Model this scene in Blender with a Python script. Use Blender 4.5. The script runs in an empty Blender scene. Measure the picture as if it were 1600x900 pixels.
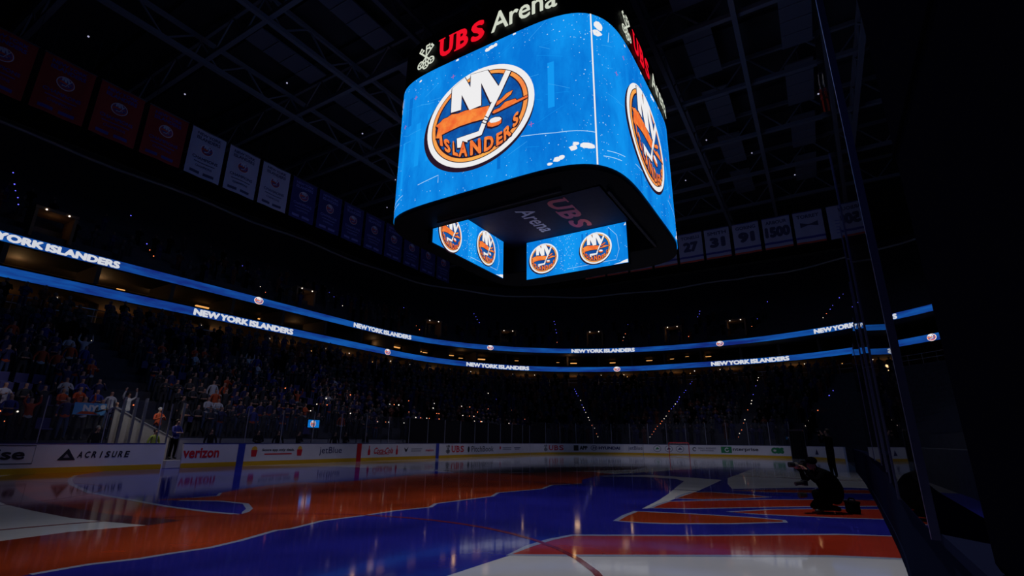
import bpy, bmesh, math, random
from mathutils import Vector, Matrix
from mathutils.geometry import tessellate_polygon
random.seed(7)
PI = math.pi
SC = bpy.context.scene
COL = SC.collection

# ------------------------------------------------------------------ camera, world, light, exposure
CAM_F, CAM_AZ, CAM_PITCH, CAM_ROLL = 781.925, 0.5408, 0.29638, 0.00845
CAM_POS = Vector((-23.0555, -11.8244, 1.2855))
def make_camera():
    F = Vector((math.cos(CAM_AZ)*math.cos(CAM_PITCH), math.sin(CAM_AZ)*math.cos(CAM_PITCH), math.sin(CAM_PITCH)))
    R = Vector((math.sin(CAM_AZ), -math.cos(CAM_AZ), 0)); U = R.cross(F)
    R2 = R*math.cos(CAM_ROLL)+U*math.sin(CAM_ROLL); U2 = -R*math.sin(CAM_ROLL)+U*math.cos(CAM_ROLL)
    cd = bpy.data.cameras.new('camera'); cd.sensor_width = 36; cd.lens = CAM_F*36/1600
    cd.clip_start = .02; cd.clip_end = 400
    co = bpy.data.objects.new('camera', cd); COL.objects.link(co)
    m = Matrix((R2, U2, -F)).transposed().to_4x4(); m.translation = CAM_POS
    co.matrix_world = m; SC.camera = co
make_camera()
w = bpy.data.worlds.new('world'); SC.world = w; w.use_nodes = True
w.node_tree.nodes['Background'].inputs[0].default_value = (.35, .38, .6, 1)
w.node_tree.nodes['Background'].inputs[1].default_value = .0012
SC.view_settings.view_transform = 'Standard'; SC.view_settings.look = 'None'
SC.view_settings.exposure = 0; SC.view_settings.gamma = 1; SC.view_settings.use_curve_mapping = False

def spot(name, loc, target, power, col, deg, blend=.6, size=.25):
    l = bpy.data.lights.new(name, 'SPOT'); l.energy = power; l.color = col
    l.spot_size = math.radians(deg); l.spot_blend = blend; l.shadow_soft_size = size
    o = bpy.data.objects.new(name, l); COL.objects.link(o); o.location = loc
    d = Vector(target)-Vector(loc); o.rotation_euler = d.to_track_quat('-Z', 'Y').to_euler()
    return o
# rig of projector spots under the roof, washing the ice
WASH = (1, .97, 1)
spot('ice_wash', (-14, -7, 25), (-16, -9.5, 0), 6200, WASH, 46, .8)
spot('ice_wash', (-12, 8, 25), (-14, 3, 0), 1900, WASH, 52, .8)
spot('ice_wash', (-9, 0, 25), (-9, 0, 0), 1500, (.7, .7, 1), 46, .8)
spot('ice_wash', (14, 0, 25), (12, 1, 0), 1500, (.8, .8, 1), 56, .8)
spot('ice_wash', (3, -12, 25), (-1.5, -9.5, 0), 1500, WASH, 44, .9)
spot('ice_wash', (20, 4, 25), (22, 0, 0), 1500, (.8, .8, 1), 60, .9)
spot('board_wash', (-14, 1, 24), (-8.5, 12.95, .6), 2500, (.85, .78, 1), 36, .6)
spot('board_wash', (9, 2, 24), (4, 12.95, .6), 2100, (.85, .8, 1), 42, .6)
spot('board_wash', (17, 2, 24), (19, 12.6, .6), 1500, (.75, .72, 1), 34, .6)
spot('board_wash', (18, -1, 24), (30.4, -1, .6), 1700, (.8, .78, 1), 40, .6)
spot('crowd_wash', (-13, -4, 23), (-18.7, 18.6, 3.2), 6000, (.85, .8, 1), 17, .9)

# ------------------------------------------------------------------ materials
def lin(r, g, b):
    f = lambda c: (c/255/12.92) if c/255 <= .04045 else ((c/255+.055)/1.055)**2.4
    return (f(r), f(g), f(b))
MC = {}
def mat(name, col=(.5,.5,.5), rough=.6, metal=0., spec=.5, noise=0., nscale=4., bump=0., bscale=40.):
    if name in MC: return MC[name]
    m = bpy.data.materials.new(name); m.use_nodes = True; nt = m.node_tree
    b = nt.nodes['Principled BSDF']
    b.inputs['Base Color'].default_value = (*col, 1); b.inputs['Roughness'].default_value = rough
    b.inputs['Metallic'].default_value = metal; b.inputs['Specular IOR Level'].default_value = spec
    if noise or bump:
        tc = nt.nodes.new('ShaderNodeTexCoord')
    if noise:
        n = nt.nodes.new('ShaderNodeTexNoise'); n.inputs['Scale'].default_value = nscale; n.inputs['Detail'].default_value = 5
        nt.links.new(tc.outputs['Object'], n.inputs['Vector'])
        r = nt.nodes.new('ShaderNodeValToRGB')
        r.color_ramp.elements[0].position = .3; r.color_ramp.elements[1].position = .7
        r.color_ramp.elements[0].color = (*[c*(1-noise) for c in col], 1)
        r.color_ramp.elements[1].color = (*[min(1, c*(1+noise*.5)) for c in col], 1)
        nt.links.new(n.outputs['Fac'], r.inputs['Fac']); nt.links.new(r.outputs['Color'], b.inputs['Base Color'])
    if bump:
        n2 = nt.nodes.new('ShaderNodeTexNoise'); n2.inputs['Scale'].default_value = bscale; n2.inputs['Detail'].default_value = 3
        nt.links.new(tc.outputs['Object'], n2.inputs['Vector'])
        bp = nt.nodes.new('ShaderNodeBump'); bp.inputs['Strength'].default_value = bump; bp.inputs['Distance'].default_value = .01
        nt.links.new(n2.outputs['Fac'], bp.inputs['Height']); nt.links.new(bp.outputs['Normal'], b.inputs['Normal'])
    MC[name] = m; return m
def emis(name, col, strength=1., sample=True, noise=0., nscale=.5, col2=None, stretch=(1,1,1)):
    if name in MC: return MC[name]
    m = bpy.data.materials.new(name); m.use_nodes = True; nt = m.node_tree
    nt.nodes.remove(nt.nodes['Principled BSDF'])
    e = nt.nodes.new('ShaderNodeEmission'); e.inputs[0].default_value = (*col, 1); e.inputs[1].default_value = strength
    nt.links.new(e.outputs[0], nt.nodes['Material Output'].inputs[0])
    if noise or col2:
        tc = nt.nodes.new('ShaderNodeTexCoord'); mp = nt.nodes.new('ShaderNodeMapping'); mp.inputs['Scale'].default_value = stretch
        n = nt.nodes.new('ShaderNodeTexNoise'); n.inputs['Scale'].default_value = nscale; n.inputs['Detail'].default_value = 8; n.inputs['Roughness'].default_value = .65
        nt.links.new(tc.outputs['Object'], mp.inputs[0]); nt.links.new(mp.outputs[0], n.inputs['Vector'])
        r = nt.nodes.new('ShaderNodeValToRGB'); r.color_ramp.elements[0].position = .38; r.color_ramp.elements[1].position = .62
        c2 = col2 or tuple(c*(1-noise) for c in col)
        r.color_ramp.elements[0].color = (*c2, 1); r.color_ramp.elements[1].color = (*col, 1)
        nt.links.new(n.outputs['Fac'], r.inputs['Fac']); nt.links.new(r.outputs['Color'], e.inputs[0])
    if not sample: m.cycles.emission_sampling = 'NONE'
    MC[name] = m; return m

BLACK = mat('black_shell', (.006,.006,.007), .6, spec=.2)
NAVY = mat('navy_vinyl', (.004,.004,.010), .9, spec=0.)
STEEL = mat('dark_steel', (.05,.05,.065), .5, .3)
BRIGHT = mat('stanchion_aluminium', (.55,.55,.62), .3, .9)

# ------------------------------------------------------------------ objects
def link(o, parent=None):
    COL.objects.link(o)
    if parent is not None: o.parent = parent
    return o
def tag(o, label=None, cat=None, group=None, kind=None):
    if label: o['label'] = label
    if cat: o['category'] = cat
    if group: o['group'] = group
    if kind: o['kind'] = kind
    return o
def thing(name, label, cat, loc=(0,0,0), rz=0, group=None):
    o = bpy.data.objects.new(name, None); COL.objects.link(o); o.empty_display_size = .2
    o.location = loc; o.rotation_euler = (0,0,rz)
    return tag(o, label, cat, group)
def dup(o, parent=None, loc=None, rz=None):
    c = o.copy(); COL.objects.link(c); c.parent = parent
    if loc is not None: c.location = loc
    if rz is not None: c.rotation_euler = (0,0,rz)
    for ch in list(o.children): dup(ch, c)
    return c

class MB:
    """collects shapes; build() links them as one mesh object"""
    def __init__(s): s.v = []; s.f = []; s.m = []; s.mats = []
    def mi(s, m):
        if m not in s.mats: s.mats.append(m)
        return s.mats.index(m)
    def add(s, vs, fs, m):
        n = len(s.v); k = s.mi(m); s.v += [tuple(v) for v in vs]
        for f in fs: s.f.append(tuple(i+n for i in f)); s.m.append(k)
    def box(s, a, b, m, rot=None, origin=None):
        x0,y0,z0 = a; x1,y1,z1 = b
        vs = [Vector(p) for p in ((x0,y0,z0),(x1,y0,z0),(x1,y1,z0),(x0,y1,z0),(x0,y0,z1),(x1,y0,z1),(x1,y1,z1),(x0,y1,z1))]
        if rot is not None:
            o = Vector(origin or (0,0,0)); vs = [rot @ (v-o)+o for v in vs]
        s.add(vs, [(0,3,2,1),(4,5,6,7),(0,1,5,4),(1,2,6,5),(2,3,7,6),(3,0,4,7)], m)
    def tube(s, pts, r, m, n=8, closed=False, radii=None):
        pts = [Vector(p) for p in pts]; N = len(pts); rings = []
        for i, p in enumerate(pts):
            if closed: d = pts[(i+1) % N]-pts[i-1]
            else: d = pts[min(i+1, N-1)]-pts[max(i-1, 0)]
            d.normalize(); up = Vector((0,0,1)) if abs(d.z) < .9 else Vector((1,0,0))
            a = d.cross(up).normalized(); b = d.cross(a)
            rr = radii[i] if radii else r
            rings.append([p+(a*math.cos(2*PI*k/n)+b*math.sin(2*PI*k/n))*rr for k in range(n)])
        vs = [v for g in rings for v in g]; fs = []
        for i in range(N if closed else N-1):
            j = (i+1) % N
            for k in range(n): fs.append((i*n+k, i*n+(k+1) % n, j*n+(k+1) % n, j*n+k))
        if not closed: fs += [tuple(range(n))[::-1], tuple((N-1)*n+k for k in range(n))]
        s.add(vs, fs, m)
    def bar(s, a, b, w_, h_, m):
        a = Vector(a); b = Vector(b); d = (b-a).normalized(); up = Vector((0,0,1)) if abs(d.z) < .9 else Vector((1,0,0))
        x = d.cross(up).normalized()*w_/2; y = x.cross(d).normalized()*h_/2
        vs = [p+q for p in (a, b) for q in (x+y, -x+y, -x-y, x-y)]
        s.add(vs, [(0,1,2,3),(7,6,5,4),(0,4,5,1),(1,5,6,2),(2,6,7,3),(3,7,4,0)], m)
    def sphere(s, c, r, m, n=8, sc=(1,1,1)):
        vs = []; fs = []; h = n//2+1
        for i in range(1, h):
            t = PI*i/h
            for k in range(n): vs.append((c[0]+r*sc[0]*math.sin(t)*math.cos(2*PI*k/n), c[1]+r*sc[1]*math.sin(t)*math.sin(2*PI*k/n), c[2]+r*sc[2]*math.cos(t)))
        top = len(vs); vs += [(c[0],c[1],c[2]+r*sc[2]), (c[0],c[1],c[2]-r*sc[2])]
        for i in range(h-2):
            for k in range(n): fs.append((i*n+k, (i+1)*n+k, (i+1)*n+(k+1) % n, i*n+(k+1) % n))
        for k in range(n): fs += [(top, k, (k+1) % n), (top+1, (h-2)*n+(k+1) % n, (h-2)*n+k)]
        s.add(vs, fs, m)
    def build(s, name, parent=None, smooth=False, bevel=0.):
        me = bpy.data.meshes.new(name); me.from_pydata(s.v, [], s.f)
        for m in s.mats: me.materials.append(m)
        me.polygons.foreach_set('material_index', s.m)
        if smooth: me.polygons.foreach_set('use_smooth', [True]*len(s.f))
        me.update(); o = bpy.data.objects.new(name, me); link(o, parent)
        if bevel:
            b = o.modifiers.new('bevel', 'BEVEL'); b.width = bevel; b.segments = 2; b.limit_method = 'ANGLE'
        return o

# flat artwork: layered 2-D polygons and lettering laid on a surface, then bent onto it
TXT = {}
def text_mesh(body, off=0.):
    k = (body, off)
    if k not in TXT:
        cu = bpy.data.curves.new('lettering', 'FONT'); cu.body = body; cu.size = 1; cu.offset = off; cu.resolution_u = 3; cu.space_word = .6 if 'YORK' in body else 1
        ob = bpy.data.objects.new('lettering', cu); me = bpy.data.meshes.new_from_object(ob)
        vs = [(v.co.x, v.co.y) for v in me.vertices]; fs = [tuple(p.vertices) for p in me.polygons]
        x0 = min(v[0] for v in vs); x1 = max(v[0] for v in vs); y0 = min(v[1] for v in vs); y1 = max(v[1] for v in vs)
        bpy.data.meshes.remove(me); bpy.data.objects.remove(ob); bpy.data.curves.remove(cu)
        TXT[k] = (vs, fs, (x0, x1, y0, y1))
    return TXT[k]
def bold(off): return [(0,0)] if off < .005 else [(off*math.cos(k*PI/4), off*math.sin(k*PI/4)) for k in range(8)]
class Flat:
    def __init__(s): s.v = []; s.f = []; s.m = []; s.mats = []
    def add(s, vs, fs, m, layer):
        if m not in s.mats: s.mats.append(m)
        k = s.mats.index(m); n = len(s.v)
        s.v += [(a, b, layer) for a, b in vs]
        for f in fs: s.f.append(tuple(i+n for i in f)); s.m.append(k)
    def poly(s, pts, m, layer):
        t = tessellate_polygon([[Vector((a, b, 0)) for a, b in pts]])
        s.add(pts, [tuple(f) for f in t], m, layer)
    def rect(s, x0, y0, x1, y1, m, layer): s.poly([(x0,y0),(x1,y0),(x1,y1),(x0,y1)], m, layer)
    def ell(s, cx, cy, rx, ry, m, layer, n=48, a0=0):
        s.poly([(cx+rx*math.cos(a0+2*PI*i/n), cy+ry*math.sin(a0+2*PI*i/n)) for i in range(n)], m, layer)
    def ring(s, cx, cy, r0, r1, m, layer, a=0, b=2*PI, n=48, ky=1):
        vs = []
        for i in range(n+1):
            t = a+(b-a)*i/n; vs += [(cx+r0*math.cos(t), cy+ky*r0*math.sin(t)), (cx+r1*math.cos(t), cy+ky*r1*math.sin(t))]
        s.add(vs, [(2*i, 2*i+1, 2*i+3, 2*i+2) for i in range(n)], m, layer)
    def stroke(s, pts, w_, m, layer, closed=False):
        P = [Vector(p) for p in pts]; N = len(P); vs = []
        for i in range(N):
            d = (P[(i+1) % N]-P[i-1]) if closed else (P[min(i+1,N-1)]-P[max(i-1,0)])
            if d.length < 1e-6: d = Vector((1,0))
            d.normalize(); n = Vector((-d.y, d.x))*w_/2; vs += [tuple(P[i]+n), tuple(P[i]-n)]
        fs = [(2*i, 2*i+1, 2*((i+1) % N)+1, 2*((i+1) % N)) for i in range(N if closed else N-1)]
        s.add(vs, fs, m, layer)
    def text(s, body, x0, y0, x1, y1, m, layer, off=0., shear=0.):
        """lettering fitted to a box; x1 None keeps its own proportions"""
        vs, fs, (a, b, c, d) = text_mesh(body)
        ky = (y1-y0)/(d-c+2*off); kx = ky if x1 is None else (x1-x0)/(b-a+2*off)
        for k, (dx, dy) in enumerate(bold(off)): s.add([(x0+(u-a+off+dx)*kx+shear*(v-c)*ky, y0+(v-c+off+dy)*ky) for u, v in vs], fs, m, layer+.1*k)
        return x0+(b-a+2*off)*kx
    def quadtext(s, ch, bl, br, tl, tr, m, layer, off=0.):
        vs, fs, (a, b, c, d) = text_mesh(ch)
        for k, (dx, dy) in enumerate(bold(off)):
            o = []
            for u, v in vs:
                p = (u+dx-a+off)/(b-a+2*off); q = (v+dy-c+off)/(d-c+2*off)
                o.append(tuple((bl[i]*(1-p)+br[i]*p)*(1-q)+(tl[i]*(1-p)+tr[i]*p)*q for i in (0,1)))
            s.add(o, fs, m, layer+.06*k)
    def merge(s, o, fn, dl=0):
        for k, m in enumerate(o.mats):
            if m not in s.mats: s.mats.append(m)
        n = len(s.v); s.v += [(*fn(a, b), c+dl) for a, b, c in o.v]
        for f, k in zip(o.f, o.m): s.f.append(tuple(i+n for i in f)); s.m.append(s.mats.index(o.mats[k]))
    def build(s, name, fn, parent=None, eps=.004, cut=None):
        bm = bmesh.new(); V = [bm.verts.new(v) for v in s.v]
        for f, k in zip(s.f, s.m):
            try: bf = bm.faces.new([V[i] for i in f]); bf.material_index = k
            except ValueError: pass
        if cut:
            x0 = min(v[0] for v in s.v); x1 = max(v[0] for v in s.v); x = math.ceil(x0/cut)*cut
            while x < x1:
                bmesh.ops.bisect_plane(bm, geom=bm.verts[:]+bm.edges[:]+bm.faces[:], plane_co=(x,0,0), plane_no=(1,0,0), dist=1e-6); x += cut
        for v in bm.verts: v.co = fn(v.co.x, v.co.y, v.co.z*eps)
        me = bpy.data.meshes.new(name); bm.to_mesh(me); bm.free()
        for m in s.mats: me.materials.append(m)
        o = bpy.data.objects.new(name, me); return link(o, parent)

# ------------------------------------------------------------------ plan curves
def rrect(hx, hy, rx, ry, nc=24, ns=12):
    """closed rounded rectangle, same count of points for every size (starts on the +x side)"""
    P = []
    def seg(a, b, n):
        for i in range(n): t = i/n; P.append((a[0]+(b[0]-a[0])*t, a[1]+(b[1]-a[1])*t))
    def arc(cx, cy, a):
        for i in range(nc): t = a+PI/2*i/nc; P.append((cx+rx*math.cos(t), cy+ry*math.sin(t)))
    seg((hx, -(hy-ry)), (hx, hy-ry), ns); arc(hx-rx, hy-ry, 0)
    seg((hx-rx, hy), (-(hx-rx), hy), ns); arc(-(hx-rx), hy-ry, PI/2)
    seg((-hx, hy-ry), (-hx, -(hy-ry)), ns); arc(-(hx-rx), -(hy-ry), PI)
    seg((-(hx-rx), -hy), (hx-rx, -hy), ns); arc(hx-rx, -(hy-ry), 1.5*PI)
    return P
def lerp(a, b, t): return [((1-t)*p[0]+t*q[0], (1-t)*p[1]+t*q[1]) for p, q in zip(a, b)]
def loft(mb, rows, m):
    """rows: list of (plan, z)"""
    n = len(rows[0][0]); vs = [(x, y, z) for pl, z in rows for x, y in pl]; fs = []
    for r in range(len(rows)-1):
        for i in range(n): fs.append((r*n+i, r*n+(i+1) % n, (r+1)*n+(i+1) % n, (r+1)*n+i))
    mb.add(vs, fs, m)
class Path:
    def __init__(s, pts, closed=True):
        s.p = [Vector(p) for p in pts]; 
        if closed: s.p.append(s.p[0].copy())
        s.d = [0]
        for a, b in zip(s.p, s.p[1:]): s.d.append(s.d[-1]+(b-a).length)
        s.L = s.d[-1]; s.closed = closed
    def at(s, t):
        if s.closed: t %= s.L
        t = max(0, min(s.L-1e-6, t)); lo, hi = 0, len(s.d)-1
        while hi-lo > 1:
            k = (lo+hi)//2
            if s.d[k] <= t: lo = k
            else: hi = k
        a, b = s.p[lo], s.p[lo+1]; u = (t-s.d[lo])/max(1e-9, s.d[lo+1]-s.d[lo]); d = (b-a).normalized()
        return a+(b-a)*u, d
    def near(s, x, y):
        best = None
        for i, (a, b) in enumerate(zip(s.p, s.p[1:])):
            d = b-a; L2 = d.length_squared
            if L2 < 1e-12: continue
            u = max(0, min(1, (Vector((x,y))-a).dot(d)/L2)); q = a+d*u; e = (q-Vector((x,y))).length
            if best is None or e < best[0]: best = (e, s.d[i]+u*math.sqrt(L2))
        return best[1]

def keys(f, cx, cy, h, m, layer):
    """three crossed keys, bits up and bows down"""
    k = h/2; w_ = .075*h/2*1.25
    for ang in (0, .78, -.78):
        ca, sa = math.cos(ang), math.sin(ang); q = 1 if ang <= 0 else -1
        def T(x, y): return (cx+k*(x*ca+y*sa), cy+k*(-x*sa+y*ca))
        f.stroke([T(0,-.42), T(0,.98)], w_*1.3, m, layer)
        for y0 in (.93, .66): f.stroke([T(0,y0), T(.28*q,y0)], w_*1.5, m, layer); f.stroke([T(.28*q,y0-.1), T(.28*q,y0+.1)], w_, m, layer)
        f.stroke([T(.26*math.cos(2*PI*i/20), -.70+.28*math.sin(2*PI*i/20)) for i in range(20)], w_*1.25, m, layer, closed=True)
        for a_ in (1.57, 3.7, 5.7): f.stroke([T(0,-.70), T(.24*math.cos(a_), -.70+.26*math.sin(a_))], w_, m, layer)
def ubs_text(f, x0, y0, x1, y1, m, layer, off=.03, shear=0.):
    """bold red letters with slab serifs"""
    w_, h = x1-x0, y1-y0; t = h*.075
    for ch, p, q in (('U', .0, .31), ('B', .38, .65), ('S', .71, 1.)): f.text(ch, x0+w_*p, y0, x0+w_*q, y1, m, layer, off, shear)
    def R(a, b, y): f.poly([(x0+w_*a+shear*(y-y0), y), (x0+w_*b+shear*(y-y0), y), (x0+w_*b+shear*(y+t-y0), y+t), (x0+w_*a+shear*(y+t-y0), y+t)], m, layer+.9)
    R(-.03, .12, y1-t); R(.21, .34, y1-t); R(.345, .45, y1-t); R(.345, .45, y0)
LOGO = {
    'ny': [(-0.513, 0.268), (-0.513, 0.807), (-0.261, 0.933), (-0.143, 0.661), (-0.143, 0.943), (0.181, 0.883), (0.391, 0.433), (0.285, 0.161), (0.247, 0.162), (0.065, 0.661), (0.077, 0.174), (-0.146, 0.169), (-0.31, 0.573), (-0.312, 0.247)],
    'stick': [(0.52, 0.715), (0.606, 0.647), (0.418, 0.242), (0.217, -0.135), (0.158, -0.294), (0.102, -0.448), (-0.162, -0.459), (-0.157, -0.501), (-0.256, -0.432), (-0.286, -0.556), (-0.35, -0.542), (-0.367, -0.34), (0.044, -0.35), (0.096, -0.214), (0.279, 0.163), (0.391, 0.433)],
    'island': [(-0.797, -0.167), (-0.762, 0.046), (-0.819, 0.109), (-0.722, 0.154), (-0.671, 0.198), (-0.58, 0.199), (-0.496, 0.229), (-0.375, 0.193), (-0.228, 0.195), (-0.026, 0.15), (0.226, 0.103), (0.201, -0.036), (0.122, -0.132), (-0.075, -0.107), (-0.334, -0.095), (-0.564, -0.121), (-0.714, -0.142), (-0.711, -0.201)],
    'fork1': [(0.349, 0.049), (0.367, 0.124), (0.446, 0.151), (0.533, 0.22), (0.643, 0.238), (0.612, 0.169), (0.508, 0.108), (0.389, 0.053)],
    'fork2': [(0.284, -0.071), (0.316, -0.029), (0.422, -0.023), (0.509, 0.053), (0.69, 0.043), (0.713, -0.001), (0.891, 0.025), (0.896, -0.02), (0.709, -0.047), (0.497, -0.076), (0.391, -0.092), (0.317, -0.097)],
    'puck_top': [(0.233, -0.227), (0.259, -0.189), (0.34, -0.183), (0.425, -0.216), (0.455, -0.259), (0.426, -0.289), (0.355, -0.295), (0.266, -0.271)],
    'puck_side': [(0.233, -0.227), (0.266, -0.271), (0.355, -0.295), (0.426, -0.289), (0.455, -0.264), (0.448, -0.345), (0.396, -0.366), (0.29, -0.36), (0.208, -0.314), (0.201, -0.251)],
    'mark1': [(0.153, -0.077), (0.218, -0.141), (0.213, -0.158), (0.145, -0.092)],
    'mark2': [(0.13, -0.136), (0.2, -0.195), (0.195, -0.212), (0.122, -0.151)],
    'mark3': [(0.109, -0.191), (0.185, -0.25), (0.18, -0.266), (0.101, -0.207)],
}
LETTERS = [
    ('I', (-0.7, -0.364), (-0.64, -0.403), (-0.741, -0.054), (-0.686, -0.098)),
    ('S', (-0.594, -0.529), (-0.472, -0.611), (-0.64, -0.228), (-0.516, -0.308)),
    ('L', (-0.435, -0.655), (-0.322, -0.727), (-0.448, -0.359), (-0.391, -0.393)),
    ('A', (-0.322, -0.735), (-0.15, -0.788), (-0.291, -0.45), (-0.19, -0.47)),
    ('N', (-0.1, -0.794), (0.106, -0.815), (-0.11, -0.479), (0.082, -0.501)),
    ('D', (0.152, -0.813), (0.324, -0.792), (0.153, -0.513), (0.319, -0.524)),
    ('E', (0.371, -0.78), (0.485, -0.744), (0.367, -0.528), (0.471, -0.51)),
    ('R', (0.505, -0.734), (0.631, -0.645), (0.492, -0.503), (0.604, -0.386)),
    ('S', (0.648, -0.536), (0.743, -0.471), (0.654, -0.287), (0.75, -0.208)),
]
ICE_PROJECTION = [  # logo thrown on the ice by projectors, painted here as coloured outlines
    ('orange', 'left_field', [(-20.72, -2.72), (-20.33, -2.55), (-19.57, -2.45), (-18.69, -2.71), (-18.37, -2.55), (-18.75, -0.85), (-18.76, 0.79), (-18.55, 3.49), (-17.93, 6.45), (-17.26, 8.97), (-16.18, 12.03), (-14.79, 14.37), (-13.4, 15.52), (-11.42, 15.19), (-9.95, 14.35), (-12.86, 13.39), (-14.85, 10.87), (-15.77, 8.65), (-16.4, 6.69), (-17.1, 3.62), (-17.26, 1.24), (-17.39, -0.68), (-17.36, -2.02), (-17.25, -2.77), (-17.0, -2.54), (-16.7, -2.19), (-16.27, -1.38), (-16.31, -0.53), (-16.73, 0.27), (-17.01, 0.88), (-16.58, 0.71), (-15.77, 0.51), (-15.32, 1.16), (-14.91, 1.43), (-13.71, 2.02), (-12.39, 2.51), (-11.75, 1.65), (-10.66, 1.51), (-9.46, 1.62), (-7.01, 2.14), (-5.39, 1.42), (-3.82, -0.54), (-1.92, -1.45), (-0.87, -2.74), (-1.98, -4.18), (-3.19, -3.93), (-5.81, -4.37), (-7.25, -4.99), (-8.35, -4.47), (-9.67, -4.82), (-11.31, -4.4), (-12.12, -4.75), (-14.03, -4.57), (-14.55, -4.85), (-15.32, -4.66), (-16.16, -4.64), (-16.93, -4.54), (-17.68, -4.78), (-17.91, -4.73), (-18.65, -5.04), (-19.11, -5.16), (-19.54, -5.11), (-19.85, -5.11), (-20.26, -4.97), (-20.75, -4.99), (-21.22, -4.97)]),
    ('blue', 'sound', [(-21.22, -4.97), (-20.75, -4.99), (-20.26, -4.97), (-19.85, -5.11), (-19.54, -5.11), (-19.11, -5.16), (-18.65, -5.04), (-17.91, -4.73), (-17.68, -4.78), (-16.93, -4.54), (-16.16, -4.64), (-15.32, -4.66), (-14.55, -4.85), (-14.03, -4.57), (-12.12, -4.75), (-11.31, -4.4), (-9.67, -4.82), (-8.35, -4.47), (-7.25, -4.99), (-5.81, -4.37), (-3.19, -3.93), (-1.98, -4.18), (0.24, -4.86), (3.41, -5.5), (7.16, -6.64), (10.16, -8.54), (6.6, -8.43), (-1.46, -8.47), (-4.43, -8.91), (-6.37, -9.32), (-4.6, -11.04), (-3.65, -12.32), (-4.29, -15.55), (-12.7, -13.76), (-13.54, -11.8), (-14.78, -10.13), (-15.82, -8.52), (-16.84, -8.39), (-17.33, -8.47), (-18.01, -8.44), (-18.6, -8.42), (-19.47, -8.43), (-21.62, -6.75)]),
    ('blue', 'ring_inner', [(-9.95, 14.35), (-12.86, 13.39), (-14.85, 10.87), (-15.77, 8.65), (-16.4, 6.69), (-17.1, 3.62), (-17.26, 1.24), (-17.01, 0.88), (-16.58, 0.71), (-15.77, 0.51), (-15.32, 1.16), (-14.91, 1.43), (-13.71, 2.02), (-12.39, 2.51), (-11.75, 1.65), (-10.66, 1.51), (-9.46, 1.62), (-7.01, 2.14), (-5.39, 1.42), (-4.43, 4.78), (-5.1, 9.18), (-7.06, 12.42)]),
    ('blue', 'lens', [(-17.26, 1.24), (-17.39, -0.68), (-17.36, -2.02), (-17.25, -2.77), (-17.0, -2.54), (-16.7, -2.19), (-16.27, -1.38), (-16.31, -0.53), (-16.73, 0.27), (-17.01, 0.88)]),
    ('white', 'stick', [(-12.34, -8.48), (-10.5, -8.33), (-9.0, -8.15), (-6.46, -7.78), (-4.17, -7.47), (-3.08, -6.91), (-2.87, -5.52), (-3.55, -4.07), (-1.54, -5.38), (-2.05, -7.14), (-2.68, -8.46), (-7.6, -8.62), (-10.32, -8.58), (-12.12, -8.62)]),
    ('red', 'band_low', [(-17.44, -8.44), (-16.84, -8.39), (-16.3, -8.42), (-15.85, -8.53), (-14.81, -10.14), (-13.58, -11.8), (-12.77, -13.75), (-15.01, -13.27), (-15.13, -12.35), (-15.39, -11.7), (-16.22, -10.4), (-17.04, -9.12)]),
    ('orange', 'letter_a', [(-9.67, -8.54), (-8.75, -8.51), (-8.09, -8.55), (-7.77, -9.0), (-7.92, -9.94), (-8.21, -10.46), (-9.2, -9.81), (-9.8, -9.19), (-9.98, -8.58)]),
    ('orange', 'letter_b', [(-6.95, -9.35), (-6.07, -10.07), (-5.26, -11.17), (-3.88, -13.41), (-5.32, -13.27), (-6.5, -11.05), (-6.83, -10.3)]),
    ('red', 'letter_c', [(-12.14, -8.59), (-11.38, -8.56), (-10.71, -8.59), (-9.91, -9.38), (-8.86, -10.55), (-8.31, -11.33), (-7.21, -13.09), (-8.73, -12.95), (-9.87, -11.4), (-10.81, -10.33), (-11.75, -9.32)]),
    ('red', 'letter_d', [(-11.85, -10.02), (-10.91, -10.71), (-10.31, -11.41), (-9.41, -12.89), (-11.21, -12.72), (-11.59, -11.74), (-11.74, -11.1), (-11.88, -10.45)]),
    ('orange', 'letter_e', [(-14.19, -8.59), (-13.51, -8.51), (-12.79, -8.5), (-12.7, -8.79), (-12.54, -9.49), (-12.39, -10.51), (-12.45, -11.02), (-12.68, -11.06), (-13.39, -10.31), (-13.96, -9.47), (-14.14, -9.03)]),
    ('dark', 'shade_far', [(-4.31, 3.01), (-0.36, 1.72), (3.71, -1.06), (5.62, -3.27), (1.94, -3.73), (-1.7, -1.72), (-3.63, -0.42), (-5.39, 1.42)]),
]
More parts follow.
